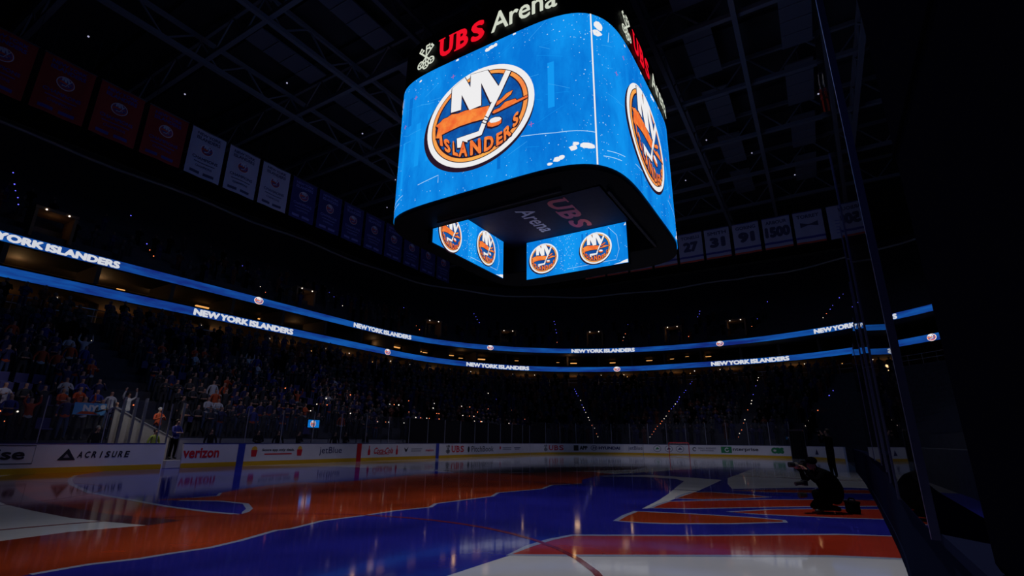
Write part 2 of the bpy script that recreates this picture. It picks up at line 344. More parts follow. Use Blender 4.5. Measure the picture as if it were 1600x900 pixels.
PROJECTION_EDGES = [  # edge strokes of the projected logo, painted on the ice
    ('shade', 0.55, [(-18.43, -2.69), (-18.59, -1.85), (-18.75, -0.85), (-18.76, 0.79), (-18.72, 2.12), (-18.55, 3.49), (-18.23, 5.18), (-17.7, 7.41), (-17.11, 9.55), (-16.18, 12.03), (-14.79, 14.37), (-13.4, 15.52), (-11.42, 15.19)]),  # dark shadow rim of the projection, painted as a strip
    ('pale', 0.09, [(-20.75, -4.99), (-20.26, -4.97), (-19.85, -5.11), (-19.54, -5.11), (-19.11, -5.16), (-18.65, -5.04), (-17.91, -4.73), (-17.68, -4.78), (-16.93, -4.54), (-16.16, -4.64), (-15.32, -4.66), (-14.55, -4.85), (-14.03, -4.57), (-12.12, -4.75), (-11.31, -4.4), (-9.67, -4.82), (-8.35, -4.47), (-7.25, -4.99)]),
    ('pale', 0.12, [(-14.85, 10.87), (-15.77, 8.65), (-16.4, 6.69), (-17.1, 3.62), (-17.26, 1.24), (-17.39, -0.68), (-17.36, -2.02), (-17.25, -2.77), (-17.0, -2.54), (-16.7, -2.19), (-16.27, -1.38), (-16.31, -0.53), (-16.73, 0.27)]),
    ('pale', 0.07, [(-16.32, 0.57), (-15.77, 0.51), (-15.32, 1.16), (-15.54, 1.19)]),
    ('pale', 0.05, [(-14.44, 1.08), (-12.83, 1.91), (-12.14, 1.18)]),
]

# ------------------------------------------------------------------ the setting: ice, bowl, roof
ICE_SPEC = dict(rough=.07, spec=.42)
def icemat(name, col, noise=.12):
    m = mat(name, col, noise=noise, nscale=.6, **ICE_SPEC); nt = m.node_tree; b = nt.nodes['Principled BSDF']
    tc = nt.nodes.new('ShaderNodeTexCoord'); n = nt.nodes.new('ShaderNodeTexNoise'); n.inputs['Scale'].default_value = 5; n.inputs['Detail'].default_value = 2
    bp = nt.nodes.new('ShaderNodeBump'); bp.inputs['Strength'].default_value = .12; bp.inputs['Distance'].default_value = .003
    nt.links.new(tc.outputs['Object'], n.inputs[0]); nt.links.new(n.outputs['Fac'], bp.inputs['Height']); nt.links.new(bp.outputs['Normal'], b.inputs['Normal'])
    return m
ICE = {'white': icemat('ice_white', (.84,.84,.86)), 'orange': icemat('ice_projected_orange', (.50,.062,.014), .5), 'red': icemat('ice_projected_red', (.54,.045,.02), .35),
       'blue': icemat('ice_projected_blue', (.03,.03,.42), .4), 'dark': icemat('ice_projected_dark', (.12,.05,.03), .3), 'pale': icemat('ice_projected_pale', (.42,.47,.66)), 'shade': icemat('ice_edge_shade', (.13,.035,.045), .3), 'line': icemat('ice_line_red', (.3,.03,.03)), 'navy': icemat('ice_line_navy', (.03,.03,.16))}  # all but white, line and navy hold projected light as base colour
RINK = rrect(30.48, 12.95, 8.53, 8.53)
NEAR = [(8,-12.95), (-2,-12.80), (-9.5,-12.60), (-14.3,-12.45), (-16,-12.38), (-18,-12.24), (-19.57,-12.13), (-20.84,-12.08), (-22.2,-12.05), (-25,-12.04)]
fl = Flat()
fl.rect(-31, -13.1, 31, 13.1, ICE['white'], 0)
for m, n, pts in ICE_PROJECTION:
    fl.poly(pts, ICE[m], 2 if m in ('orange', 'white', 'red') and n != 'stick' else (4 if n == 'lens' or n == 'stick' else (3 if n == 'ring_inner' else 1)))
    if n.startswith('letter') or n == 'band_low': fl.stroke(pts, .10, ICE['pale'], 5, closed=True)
for i, (m, w_, pts) in enumerate(PROJECTION_EDGES): fl.stroke(pts, w_, ICE[m], 5.2+.3*i)
for x in (0, -7.62, 7.62): fl.rect(x-.07, -12.9, x+.07, 12.9, ICE['navy'] if x else ICE['line'], 6)
for x in (-27.13, 27.13): fl.rect(x-.03, -12, x+.03, 12, ICE['line'], 6)
fl.ring(-20.4, -6.0, 4.5, 4.58, ICE['line'], 7); fl.ring(-20.6, 6.4, 4.5, 4.57, ICE['line'], 7)
fl.ring(20.9, 6.7, 4.5, 4.57, ICE['line'], 7); fl.ring(20.9, -6.7, 4.5, 4.57, ICE['line'], 7)
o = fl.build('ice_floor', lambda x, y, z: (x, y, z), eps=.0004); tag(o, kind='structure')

CONC = mat('bowl_concrete', (.045,.045,.06), .8, noise=.3)
UP = rrect(40.3, 28, 26, 27); LO = rrect(42.3, 28, 25, 24); OUT = rrect(54, 40, 28, 30)
B0 = rrect(32.3, 14.8, 9.2, 9.2); B1 = rrect(41.2, 27.0, 24, 23)
NR = 15; Z0, Z1 = 1.15, 8.1
mb = MB(); rows = [(B0, -.2), (B0, Z0)]
for k in range(NR):
    z = Z0+(Z1-Z0)*k/(NR-1); rows += [(lerp(B0, B1, k/NR), z), (lerp(B0, B1, (k+1)/NR), z)]
loft(mb, rows, CONC); o = mb.build('floor_lower_bowl'); tag(o, kind='structure')
mb = MB(); loft(mb, [(rrect(30.6,13.05,8.5,8.5), -.01), (B0, -.01)], CONC); tag(mb.build('floor_rinkside_walkway'), kind='structure')
WARM = mat('concourse_tan', (.20,.11,.05), .85, noise=.25, nscale=1)
DARKW = mat('suite_dark_wall', (.03,.022,.02), .8, noise=.3, nscale=1)
mb = MB(); loft(mb, [(B1, Z1+.02), (OUT, Z1+.02)], CONC); tag(mb.build('floor_concourse'), kind='structure')
mb = MB(); loft(mb, [(rrect(49,35,26,27), Z1), (rrect(49,35,26,27), 10.2)], DARKW); tag(mb.build('wall_concourse'), kind='structure')
mb = MB(); loft(mb, [(rrect(49,35,26,27), 10.16), (rrect(42.4,28.1,25,24), 10.16)], WARM); tag(mb.build('ceiling_concourse_soffit'), kind='structure')
mb = MB(); loft(mb, [(rrect(42.4,28.1,25,24), 10.95), (OUT, 10.95)], DARKW); tag(mb.build('floor_suites'), kind='structure')
mb = MB(); loft(mb, [(rrect(47,33,26,27), 10.95), (rrect(47,33,26,27), 12.25)], DARKW); tag(mb.build('wall_suites'), kind='structure')
mb = MB(); loft(mb, [(OUT, 12.22), (rrect(40.4,28.1,26,27), 12.22)], DARKW); tag(mb.build('ceiling_suites'), kind='structure')
U0 = rrect(41.4, 29.1, 26, 27); U1 = rrect(58, 45, 32, 34); mb = MB(); rows = [(rrect(40.4,28.1,26,27), 12.95), (U0, 12.95), (U0, 13.3)]
for k in range(14): rows += [(lerp(U0, U1, k/14), 13.3+k*.72), (lerp(U0, U1, (k+1)/14), 13.3+k*.72)]
rows.append((U1, 27.5)); loft(mb, rows, CONC); tag(mb.build('floor_upper_bowl'), kind='structure')
ROOFM = mat('roof_deck', (.02,.02,.026), .8, noise=.4, nscale=.5)
mb = MB(); mb.box((-60,-47,28.6), (60,47,28.8), ROOFM)
for i in range(-14, 15): mb.box((i*4-.08, -46, 28.3), (i*4+.08, 46, 28.6), ROOFM)
tag(mb.build('ceiling_roof_deck'), kind='structure')
# roof trusses
TR = mat('truss_paint', (.13,.13,.155), .8, spec=.2)
def truss(a, b, z, h, label, group):
    a = Vector((*a, z)); b = Vector((*b, z)); t = thing('roof_truss', label, 'roof truss', tuple((a+b)/2), 0, group)
    L = (b-a).length; n = max(2, int(L/3.5)); off = Vector((0,0,h))
    for nm, p, q in (('lower_chord', a, b), ('upper_chord', a+off, b+off)):
        m = MB(); m.bar(p, q, .3 if nm == 'lower_chord' else .2, .3, TR); c = m.build(nm, t); c.location = -t.location
    m = MB()
    for i in range(n):
        p = a+(b-a)*i/n; q = a+(b-a)*(i+1)/n
        m.bar(p, (p+q)/2+off, .1, .1, TR); m.bar((p+q)/2+off, q, .1, .1, TR)
    c = m.build('web_braces', t); c.location = -t.location
for i, x in enumerate((-16.8, -9.75, -2.65, 4.4, 11.5, 18.5, 25.5, 32.5)):
    truss((x,-38), (x,38), 26, 2.2, 'dark steel roof truss spanning the rink, %s' % ('high above the left banners','crossing above the white banners','next beyond the one over the white banners','passing over the scoreboard','first one behind the scoreboard','second one behind the scoreboard','above the far numbered banners','farthest over the end stand')[i], 'trusses spanning across the rink')
for i, y in enumerate((20.6, 13.6, 6.8, -6, -10.8, -17.5)):
    truss((-30,y), (44,y), 26.0-.02-.32, 1.6, 'lengthwise dark roof truss %s' % ('above the hanging left banners','halfway between left banners and scoreboard','over the left edge of the scoreboard','just right of the scoreboard','right of the scoreboard, second','near the rinkside glass, above it')[i], 'lengthwise roof trusses')
PAN = mat('acoustic_panel', (.1,.1,.13), .9)
for i, (x, y) in enumerate([(x, y) for x in (-6.2, 1, 8, 15, 22, 29) for y in (17.1, 10.2, -14.1, -8.4)]):
    m = MB(); m.box((-2.6,-.9,0), (2.6,.9,.12), PAN)
    for k in (-1.3, 0, 1.3): m.box((k-.03,-.9,-.06), (k+.03,.9,0), TR)
    for sx in (-2.3, 2.3): m.tube([(sx,0,.12), (sx,0,1.05)], .03, TR, 5)
    o = m.build('catwalk_grating'); o.location = (x, y, 27.2)
    tag(o, 'dark hanging catwalk panel up among the roof trusses', 'catwalk', 'catwalk panels in the roof')
# curved cable rail in front of the upper seats
rp = Path(rrect(46.5, 34, 27, 29)); pts = []
m = MB(); N = 140
m.tube([(*rp.at(rp.L*i/N)[0], 22.05+.12*math.sin(i)) for i in range(N)], .11, mat('rail_grey', (.5,.48,.48), .4), 6, closed=True)
tag(m.build('trim_upper_rim'), kind='structure')

# ------------------------------------------------------------------ light levels inside the building
def point(name, loc, power, col, r=.3):
    l = bpy.data.lights.new(name, 'POINT'); l.energy = power; l.color = col; l.shadow_soft_size = r
    o = bpy.data.objects.new(name, l); COL.objects.link(o); o.location = loc
GP = Path(rrect(45.5, 31.5, 25, 24)); gs = GP.near(45,-10)-GP.L
for i in range(17):
    p = GP.at(gs+i*7)[0]; point('concourse_glow', (p.x, p.y, 9.25), 13, (1,.6,.28), .35)

# ------------------------------------------------------------------ ribbon boards
LEDB = emis('led_ribbon_blue', (.006,.085,.36), 1., noise=0, col2=(.006,.018,.16), nscale=1, stretch=(.16,.16,1.2))
LEDT = emis('led_ribbon_white', (.62,.64,.70), 1.)
LW, LO_, LB, LD = emis('led_white', (.86,.85,.86), 1.), emis('led_orange', (.95,.27,.05), 1., noise=.25, nscale=2, col2=(.85,.13,.03)), emis('led_logo_blue', (.006,.12,.45), 1., col2=(.004,.06,.30), nscale=1.4), emis('led_dark', (.02,.008,.02), 1.)
LGOLD = emis('led_gold', (.95,.42,.08), 1., col2=(.9,.22,.06), nscale=.4)
def logo(W, O, B, D, G=None, small=False):
    f = Flat(); G = G or O
    if not small: f.ell(-.035, -.075, 1.035, 1.0, D, 0, 64)
    f.ell(0, 0, 1, 1, W, 1, 64); f.ell(0, 0, .905, .905, D, 2, 64) if not small else None
    f.ell(0, 0, .89, .89, G, 3, 64); f.ell(0, 0, .825, .825, D, 4, 64) if not small else None
    f.ell(.006, .0, .80, .80, B, 5, 64)
    def sh(p, dx, dy): return [(a+dx, b+dy) for a, b in p]
    if not small:
        for k in ('ny', 'island', 'stick', 'fork1', 'fork2', 'puck_top', 'puck_side'):
            f.stroke(LOGO[k]+LOGO[k][:1], .035, D, 6); f.poly(sh(LOGO[k], -.018, -.03), D, 6.2)
        for dx in (-.02, .02):
            for ch, bl, br, tl, tr in LETTERS: f.quadtext(ch, *[(p[0]+dx, p[1]-.02) for p in (bl, br, tl, tr)], D, 6.4, .09)
    for k, m, l in (('island',O,8), ('fork1',O,8), ('fork2',O,8), ('ny',W,9), ('stick',W,10), ('puck_side',O,9), ('puck_top',W,10)): f.poly(LOGO[k], m, l)
    for ch, bl, br, tl, tr in LETTERS: f.quadtext(ch, bl, br, tl, tr, O, 9.5, .045)
    if not small:
        for k in ('mark1', 'mark2', 'mark3'): f.poly(LOGO[k], D, 11)
    return f
BIG = logo(LW, LO_, LB, LD, LGOLD); SMALL = logo(LW, LO_, LB, LD, None, True)

def ribbon(plan, z0, h, label, texts, logos):
    P = Path(plan)     # counter-clockwise; from inside the arena lettering runs the other way round
    t = thing('ribbon_board', label, 'ribbon board', (0, P.p[0].y*0, z0)); t.location = (0, 28.2, z0)
    def fn(s, y, l):
        p, d = P.at(-s); n = Vector((-d.y, d.x)); q = p+n*(.02+l); return (q.x-0, q.y-28.2, y)
    mb = MB(); N = 220; vs = []; 
    for i in range(N):
        p, d = P.at(P.L*i/N); n = Vector((-d.y, d.x))
        for off, z in ((0,0), (0,h), (-.25,h), (-.25,0)): q = p+n*off; vs.append((q.x, q.y-28.2, z))
    fs = [(4*i+k, 4*((i+1) % N)+k, 4*((i+1) % N)+(k+1) % 4, 4*i+(k+1) % 4) for i in range(N) for k in range(4)]
    mb.add(vs, fs, BLACK); mb.build('ribbon_housing', t)
    f = Flat(); f.rect(0, .02, P.L, h-.02, LEDB, 0); f.build('led_strip', fn, t, .01, .8)
    for body, x0, y0, x1, y1 in texts:
        a = -P.near(x0, y0); b = -P.near(x1, y1)
        if b < a: b += P.L
        f = Flat(); f.text(body, a, h*.1, b, h*.9, LEDT, 1, .07); o = f.build('led_lettering', fn, t, .01, .5)
    for x, y in logos:
        a = -P.near(x, y); f = Flat(); f.merge(SMALL, lambda u, v: (a+u*h*.66, h*.5+v*h*.49), 1); f.build('led_logo', fn, t, .006, .5)
NYI = 'NEW YORK ISLANDERS'
ribbon(LO, 10.18, .66, 'lower blue LED ribbon circling the bowl with white club lettering', [(NYI,-3.8,28,4.9,28), (NYI,28.2,25.6,35.3,20.4), (NYI,42.3,-1.2,41.3,-9.7)], [(16.8,27.9), (41.4,10.5), (-15.2,28), (34,-21)])
ribbon(UP, 12.25, .63, 'upper blue LED ribbon circling the bowl above the suites', [(NYI,-17.35,28,-9.07,28), (NYI,11.7,28,19.7,27.1), (NYI,36.3,14.7,39.3,7.3), (NYI,38.9,-13.0,34.8,-20.4)], [(1.2,28), (29.3,22.6), (40.3,-2.8)])

# ------------------------------------------------------------------ the centre scoreboard
SA, SB, SN = 6.75, 6.35, 5.3
def super_pt(t, k=1., a=SA, b=SB):
    c, s = math.cos(t), math.sin(t); r = k*(abs(c/a)**SN+abs(s/b)**SN)**(-1/SN)
    return (r*c, r*s)
SP = Path([super_pt(2*PI*i/720) for i in range(720)]); S0 = SP.near(*super_pt(PI+math.atan2(SB, SA)))
def sb_fn(s, z, l):
    p, d = SP.at(S0+s); n = Vector((d.y, -d.x)); q = p+n*(.03+l); return (q.x, q.y, z-11.9)
board = thing('center_scoreboard', 'huge four-sided hanging video scoreboard over centre ice', 'scoreboard', (0,0,11.9))
def ring_loft(mb, rows, m, n=160):
    vs = []; 
    for k, z in rows: vs += [(*super_pt(2*PI*i/n, k), z-11.9) for i in range(n)]
    fs = [(r*n+i, r*n+(i+1) % n, (r+1)*n+(i+1) % n, (r+1)*n+i) for r in range(len(rows)-1) for i in range(n)]
    mb.add(vs, fs, m); return len(mb.v)-n
mb = MB(); ring_loft(mb, [(.999,11.75), (1.,11.9), (1.,22.0), (.97,22.3), (.02,22.3)], BLACK, 160)
mb.build('shell', board)
# underside with a rectangular well
HX0, HX1, HY0, HY1 = -4.7, 3.5, -5.1, 4.4
n = 160; vs = []; 
for i in range(n):
    x, y = super_pt(2*PI*i/n, .999); vs.append((x, y, 11.75-11.9))
    cx, cy = (HX0+HX1)/2, (HY0+HY1)/2; k = min((HX1-HX0)/2/max(1e-6, abs(x)), (HY1-HY0)/2/max(1e-6, abs(y)))
    vs.append((cx+x*k, cy+y*k, 11.75-11.9))
mb = MB(); mb.add(vs, [(2*i, 2*i+1, 2*((i+1) % n)+1, 2*((i+1) % n)) for i in range(n)], BLACK)
for a, b in (((HX0-.1,HY0-.1,-.15), (HX0,HY1+.1,1.65)), ((HX1,HY0-.1,-.15), (HX1+.1,HY1+.1,1.65)), ((HX0,HY0-.1,-.15), (HX1,HY0,1.65)), ((HX0,HY1,-.15), (HX1,HY1+.1,1.65))): mb.box(a, b, BLACK)
mb.build('underside', board)
PANEL = mat('belly_panel', (.04,.033,.065), .75, noise=.15, spec=.2)
mb = MB(); mb.box((HX0-.05,HY0-.05,1.62), (HX1+.05,HY1+.05,1.72), PANEL); mb.build('belly_panel', board)
f = Flat(); ubs_text(f, -1.45, .78, 2.55, 1.95, mat('belly_red', (.95,.03,.05), .5), 0, .04, .18); f.build('belly_lettering', lambda x, y, z: (x, -y, 1.61-z), board)
f = Flat(); f.text('Arena', -1.2, -1.2, 2.15, -.2, mat('belly_white', (.8,.76,.85), .5), 0, .015, .12)
f.build('belly_lettering', lambda x, y, z: (x, -y, 1.61-z), board)
mb = MB()
mb.bar((HX0+.4,-5.35,-.24), (HX1-.4,-5.35,-.24), .14, .12, STEEL); mb.build('lighting_bar', board)
mb = MB(); mb.bar((-5.3,-3.6,-.24), (-5.3,3.2,-.24), .14, .12, STEEL); mb.build('lighting_bar', board)
LEDS = emis('led_screen_blue', (.005,.29,.86), 1., col2=(.002,.17,.66), nscale=.5, stretch=(1,1,.4))
LEDS2 = emis('led_screen_pale', (.006,.31,.88), 1.); LSPK = emis('led_sparkle', (.45,.72,.95), 1.); LRED = emis('led_red_mark', (.5,.1,.35), 1.)
LSCR = emis('led_scratch', (.05,.42,.92), 1.)
LSHADE = emis('led_screen_deep', (.002,.16,.62), 1.)
SIGNR = emis('sign_red', (.85,.005,.02), 1.); SIGNW = emis('sign_white', (.62,.66,.55), 1.)
ZB, ZT = 11.98, 19.62; QL = SP.L/4
rng = random.Random(3)
for q in range(4):
    a = (q-1)*QL; c = a+QL/2; lc = c+(.26 if q % 2 == 0 else -.8)
    f = Flat(); f.rect(a+.002, ZB, a+QL-.002, ZT, LEDS, 0)
    for i in range(7):          # faint window-like panes in the animation
        x = a+1+rng.random()*(QL-3); y = ZT-1-rng.random()*3; w_ = .06+rng.random()*.28; hh = 1+rng.random()*2.8
        f.rect(x, max(ZB+.2, y-hh), x+w_, min(y, ZT-.1), LSHADE if rng.random() < .6 else LEDS2, .6)
    for i in range(46): 
        x = a+.4+rng.random()*(QL-2.2); y = ZB+1+rng.random()*6; f.stroke([(x,y), (x+.4+rng.random(), y+(rng.random()-.4)*1.2)], .014, LSCR if rng.random() < .5 else LEDS2, .8)
    for i in range(300):
        u = rng.random(); edge = rng.random() < .5
        x = (a+.1+abs(rng.gauss(0,.5)) if u < .5 else a+QL-.1-abs(rng.gauss(0,.8))) if edge else a+.1+rng.random()*(QL-.2)
        y = ZB+.1+rng.random()*(ZT-ZB-.2) if edge else (ZT-abs(rng.gauss(0,1)) if rng.random() < .5 else ZB+abs(rng.gauss(0,.9)))
        x = max(a+.08, min(a+QL-.08, x)); y = max(ZB+.08, min(ZT-.08, y)); r = .011+.022*rng.random()**3
        f.ell(x, y, r, r, LSPK, 1, 5)
    for cx, cy, r in ((a+.32,ZT-.55,.3), (a+.2,ZT-.95,.2), (a+QL-1.0,ZB+.75,.14), (a+QL-.45,ZB+.85,.2), (a+QL-.3,ZB+.82,.17), (a+QL-.9,ZB+.95,.1), (a+QL-1.7,ZB+.32,.13), (a+QL-1.5,ZB+.38,.12), (a+QL-2.0,ZB+.18,.09), (a+QL-5.2,ZT-.3,.13), (a+QL-5.0,ZT-.26,.14), (a+QL-4.75,ZT-.24,.12), (a+2.4,ZT-.3,.07), (a+QL-7,ZT-.1,.08), (a+QL-3.7,ZT-.08,.07)):
        nn = 9; f.poly([(cx+r*(.7+.5*rng.random())*math.cos(2*PI*i/nn)*(1.3 if r < .3 else .75), max(ZB+.03, min(ZT-.03, cy+r*(.6+.5*rng.random())*math.sin(2*PI*i/nn)))) for i in range(nn)], LW, 1.2)
    f.stroke([(a+QL-.06,ZB), (a+QL-.06,ZT)], .07, LW, 1.5)
    for p in ([(c-5.5,ZB+.75), (c-4.3,ZB+.95)], [(c-5.7,ZB+.45), (c-4.6,ZB+.62)], [(c-3.2,ZB+1.15), (c-1.9,ZB+1.3), (c-1.9,ZB+.9)], [(c+2.6,ZB+1.9), (c+4.2,ZB+1.6), (c+5.85,ZB+1.5)], [(c-5.0,ZT-.6), (c-5.1,ZT-1.2)]): f.stroke(p, .03, LSPK, 1.4)
    for x, y in ((c-3.8,ZT-1.2), (c-1.3,ZT-1.0), (c+3.0,ZT-3.0), (c+3.1,ZT-5.3), (c-4.6,ZT-2.6)):
        f.stroke([(x-.13,y), (x+.13,y)], .03, LRED, 1.5); f.stroke([(x,y-.13), (x,y+.13)], .03, LRED, 1.6)
    scr = f.build('led_screen', sb_fn, board, .01, .3)
    g = Flat(); g.merge(BIG, lambda u, v: (lc+u*3.01, 15.77+v*2.6)); o = g.build('screen_logo', lambda s, z, l: sb_fn(s, z, .02+l), scr, .005, .3)
    f = Flat(); keys(f, c-3.2, 20.68, 1.5, SIGNW, 0)
    ubs_text(f, c-2.25, 20.1, c+.55, 21.3, SIGNR, 0, .045); f.text('Arena', c+.95, 20.13, c+4.4, 21.3, SIGNW, 0, .015)
    f.build('sign_lettering', lambda s, z, l: sb_fn(s, z, .06+l), board, .005, .3)
# inner screens facing the benches
def inner(name, fn, w_, logos, x_seam):
    mb = MB(); fr = MB()
    f = Flat(); f.rect(0, 0, w_, 2.5, LEDS, 0)
    f.rect(x_seam+.1, .02, x_seam+.9, 2.48, LEDS2, .5)
    for i in range(120):
        x = rng.random()*w_ if rng.random() < .4 else x_seam+rng.gauss(.2,.4); y = rng.random()*2.4+.05; x = max(.05, min(w_-.05, x)); f.ell(x, y, .012+.015*rng.random(), .02, LSPK, 1, 5)
    f.poly([(w_-.9,.02), (w_-.02,.02), (w_-.02,.22), (w_-.3,.16), (w_-.5,.08)], LW, 1); f.poly([(w_-.15,2.3), (w_-.02,2.3), (w_-.02,2.48)], LW, 1)
    for x in (x_seam+1.3, x_seam+1.6, x_seam+3.0): f.rect(x, .9, x+.12, 2.3, LSHADE, .6)
    f.stroke([(x_seam+.3,.25), (w_-.7,.3), (w_-.5,.9), (w_-.6,1.8), (w_-1.1,2.4)], .02, LSPK, 1.1)
    s_ = f.build('inner_screen', fn, board, .01)
    for x, y in logos:
        g = Flat(); g.merge(BIG, lambda u, v: (x+u*1.0, y+v*.98)); g.build('screen_logo', lambda a, b, l: fn(a, b, .02+l), s_, .004)
inner('i', lambda x, y, l: (3.2-.03-l, 2.85-x, 11.0-11.9+y), 6.6, ((1.23,1.22), (4.68,1.24)), 2.5)
inner('i', lambda x, y, l: (-4.6+x, 4.1-.03-l, 11.05-11.9+y*1.1), 6.9, ((1.45,.95), (4.95,1.25)), 3.0)
mb = MB()
for a, b in (((3.2,-3.8,-.95), (3.45,2.9,1.6)), ((-4.65,4.1,-.9), (2.35,4.35,1.9-.25))): mb.box(a, b, BLACK)
mb.build('inner_screen_housing', board)
mb = MB()
for x, y in ((-4,-4), (4,-4), (4,4), (-4,4)): mb.tube([(x,y,10.3), (x*.9,y*.9,14.3)], .05, STEEL, 6)
mb.build('hoist_cables', board)

# ------------------------------------------------------------------ banners
def banner(name, label, cat, loc, rz, w_, h_, base, items, group):
    """hung cloth: x runs along the banner, z down from its top edge; faces local -y"""
    t = thing(name, label, cat, loc, rz, group)
    mb = MB(); n = 14; vs = []
    for i in range(n+1):
        x = w_*i/n; y = .03*math.sin(x*4.1+loc[0])
        for z in (0, -h_): vs += [(x, y, z), (x, y+.012, z)]
    fs = []
    for i in range(n):
        a = 4*i; b = a+4; fs += [(a, b, b+2, a+2), (a+1, a+3, b+3, b+1), (a, a+1, b+1, b), (a+2, b+2, b+3, a+3)]
    fs += [(0, 2, 3, 1), (4*n, 4*n+1, 4*n+3, 4*n+2)]
    mb.add(vs, fs, base); mb.build('cloth', t)
    mb = MB(); mb.tube([(-.05,0,.03), (w_+.05,0,.03)], .035, STEEL, 6)
    for x in (.2, w_-.2): mb.tube([(x,0,.03), (x,0,3.2)], .012, STEEL, 4)
    mb.build('hanging_bar', t)
    f = Flat(); items(f); f.build('print', lambda x, y, l: (x, .03*math.sin(x*4.1+loc[0])-.008-l, y), t, .004, .17)
BO = mat('banner_orange', (.26,.014,.01), .8); BWH = mat('banner_white', (.36,.34,.46), .8); BBL = mat('banner_blue', (.02,.02,.13), .8)
PW = mat('print_white', (.45,.45,.55), .8); PO = mat('print_orange', (.55,.07,.03), .8); PB = mat('print_blue', (.05,.05,.25), .8); PN = mat('print_navy', (.05,.05,.11), .8); PGR = mat('print_pale_blue', (.16,.16,.4), .8)
LOG_C = logo(PW, PO, PB, PN, None, True)
KINDS = [('orange',)]*5+[('white',)]*3+[('blue',)]*8
for i in range(16):
    kind = 'orange' if i < 5 else ('white' if i < 8 else 'blue')
    x = -22.15+i*2.62; base = {'orange': BO, 'white': BWH, 'blue': BBL}[kind]; ink = {'orange': PB, 'white': PN, 'blue': PGR}[kind]
    def items(f, kind=kind, ink=ink):
        f.text('NEW YORK', .35, -.42, 1.95, -.2, ink, 1, .04); f.text('ISLANDERS', .35, -.75, 1.95, -.5, ink, 1, .04)
        f.merge(LOG_C, lambda u, v: (1.15+u*.42, -1.35+v*.4), 1)
        f.text('CHAMPIONS', .3, -2.2, 2.0, -1.98, ink, 1, .03); f.rect(.45, -2.42, 1.85, -2.36, ink, 1); f.text('CHAMPIONS', .6, -2.75, 1.7, -2.58, ink, 1, .02); f.rect(.3, -3.25, .95, -3.05, ink, 1); f.rect(1.2, -3.25, 1.9, -3.05, ink, 1)
    pos = {'orange': ('beyond the left frame edge','cut by the left frame edge','second orange banner from the left edge','third orange banner from the left edge','orange one right beside the white banners'),
           'white': ('leftmost white one, beside the orange banners','middle one of the three white banners','rightmost white one, beside the blue banners'),
           'blue': ('nearest blue one beside the white banners','second blue banner past the white ones','third blue banner past the white ones','fourth blue banner past the white ones','fifth blue banner, left of the scoreboard','sixth blue banner, behind the scoreboard edge','seventh blue banner behind the scoreboard','last blue banner in the row behind the scoreboard')}[kind]
    k = i if kind == 'orange' else (i-5 if kind == 'white' else i-8)
    banner('championship_banner', '%s championship banner hanging from the roof, %s' % (kind, pos[k]), 'banner', (x,22,21.65), 0, 2.32, 3.45, base, items, 'championship banners along the left side')
NUM = [('NYSTROM','23',1.08), ('TONELLI','27',-1.57), ('SMITH','31',-4.2), ('GORING','91',-6.9), ('ARBOUR','1500',-9.6), ('TORREY','',-12.26), ('','LOGO',-15.0), ('BOSSY','22',3.73), ('TROTTIER','19',6.38), ('GILLIES','9',9.03)]
for nm, no, y in NUM:
    def items(f, nm=nm, no=no):
        if no == 'LOGO':
            f.merge(LOG_C, lambda u, v: (1.5+u*.42, -.7+v*.45), 1)
            for k in range(5): f.rect(.5, -1.5-k*.3, 1.9-.25*(k % 2), -1.42-k*.3, PGR, 1)
            return
        f.text(nm, .3, -.68, 2.1, -.32, PN, 1, .03)
        if no: f.text(no, .45 if len(no) < 4 else .15, -2.05, 1.95 if len(no) < 4 else 2.3, -.95, PN, 1, .08) if no != '9' else f.text(no, .8, -2.05, 1.6, -.95, PN, 1, .08)
        else:
            f.poly([(.5,-1.1), (1.1,-1.28), (1.35,-1.28), (1.95,-1.1), (1.95,-1.6), (1.35,-1.42), (1.1,-1.42), (.5,-1.6)], PN, 1)
        f.rect(0, -2.72, 2.38, -2.5, PB, 1); f.rect(0, -3.2, 2.38, -3.02, PO, 1); f.rect(0, -.06, 2.38, 0, PB, 1)
    lb = 'white retired number banner reading %s %s over the far stand' % (nm, no) if no not in ('', 'LOGO') else ('white banner with TORREY and a dark bow tie over the far stand' if no == '' else 'white banner with small round logo and lines, rightmost in the row')
    banner('retired_number_banner', lb, 'banner', (28,y,22.2), -PI/2, 2.38, 3.2, BWH, items, 'white banners hanging over the far end')

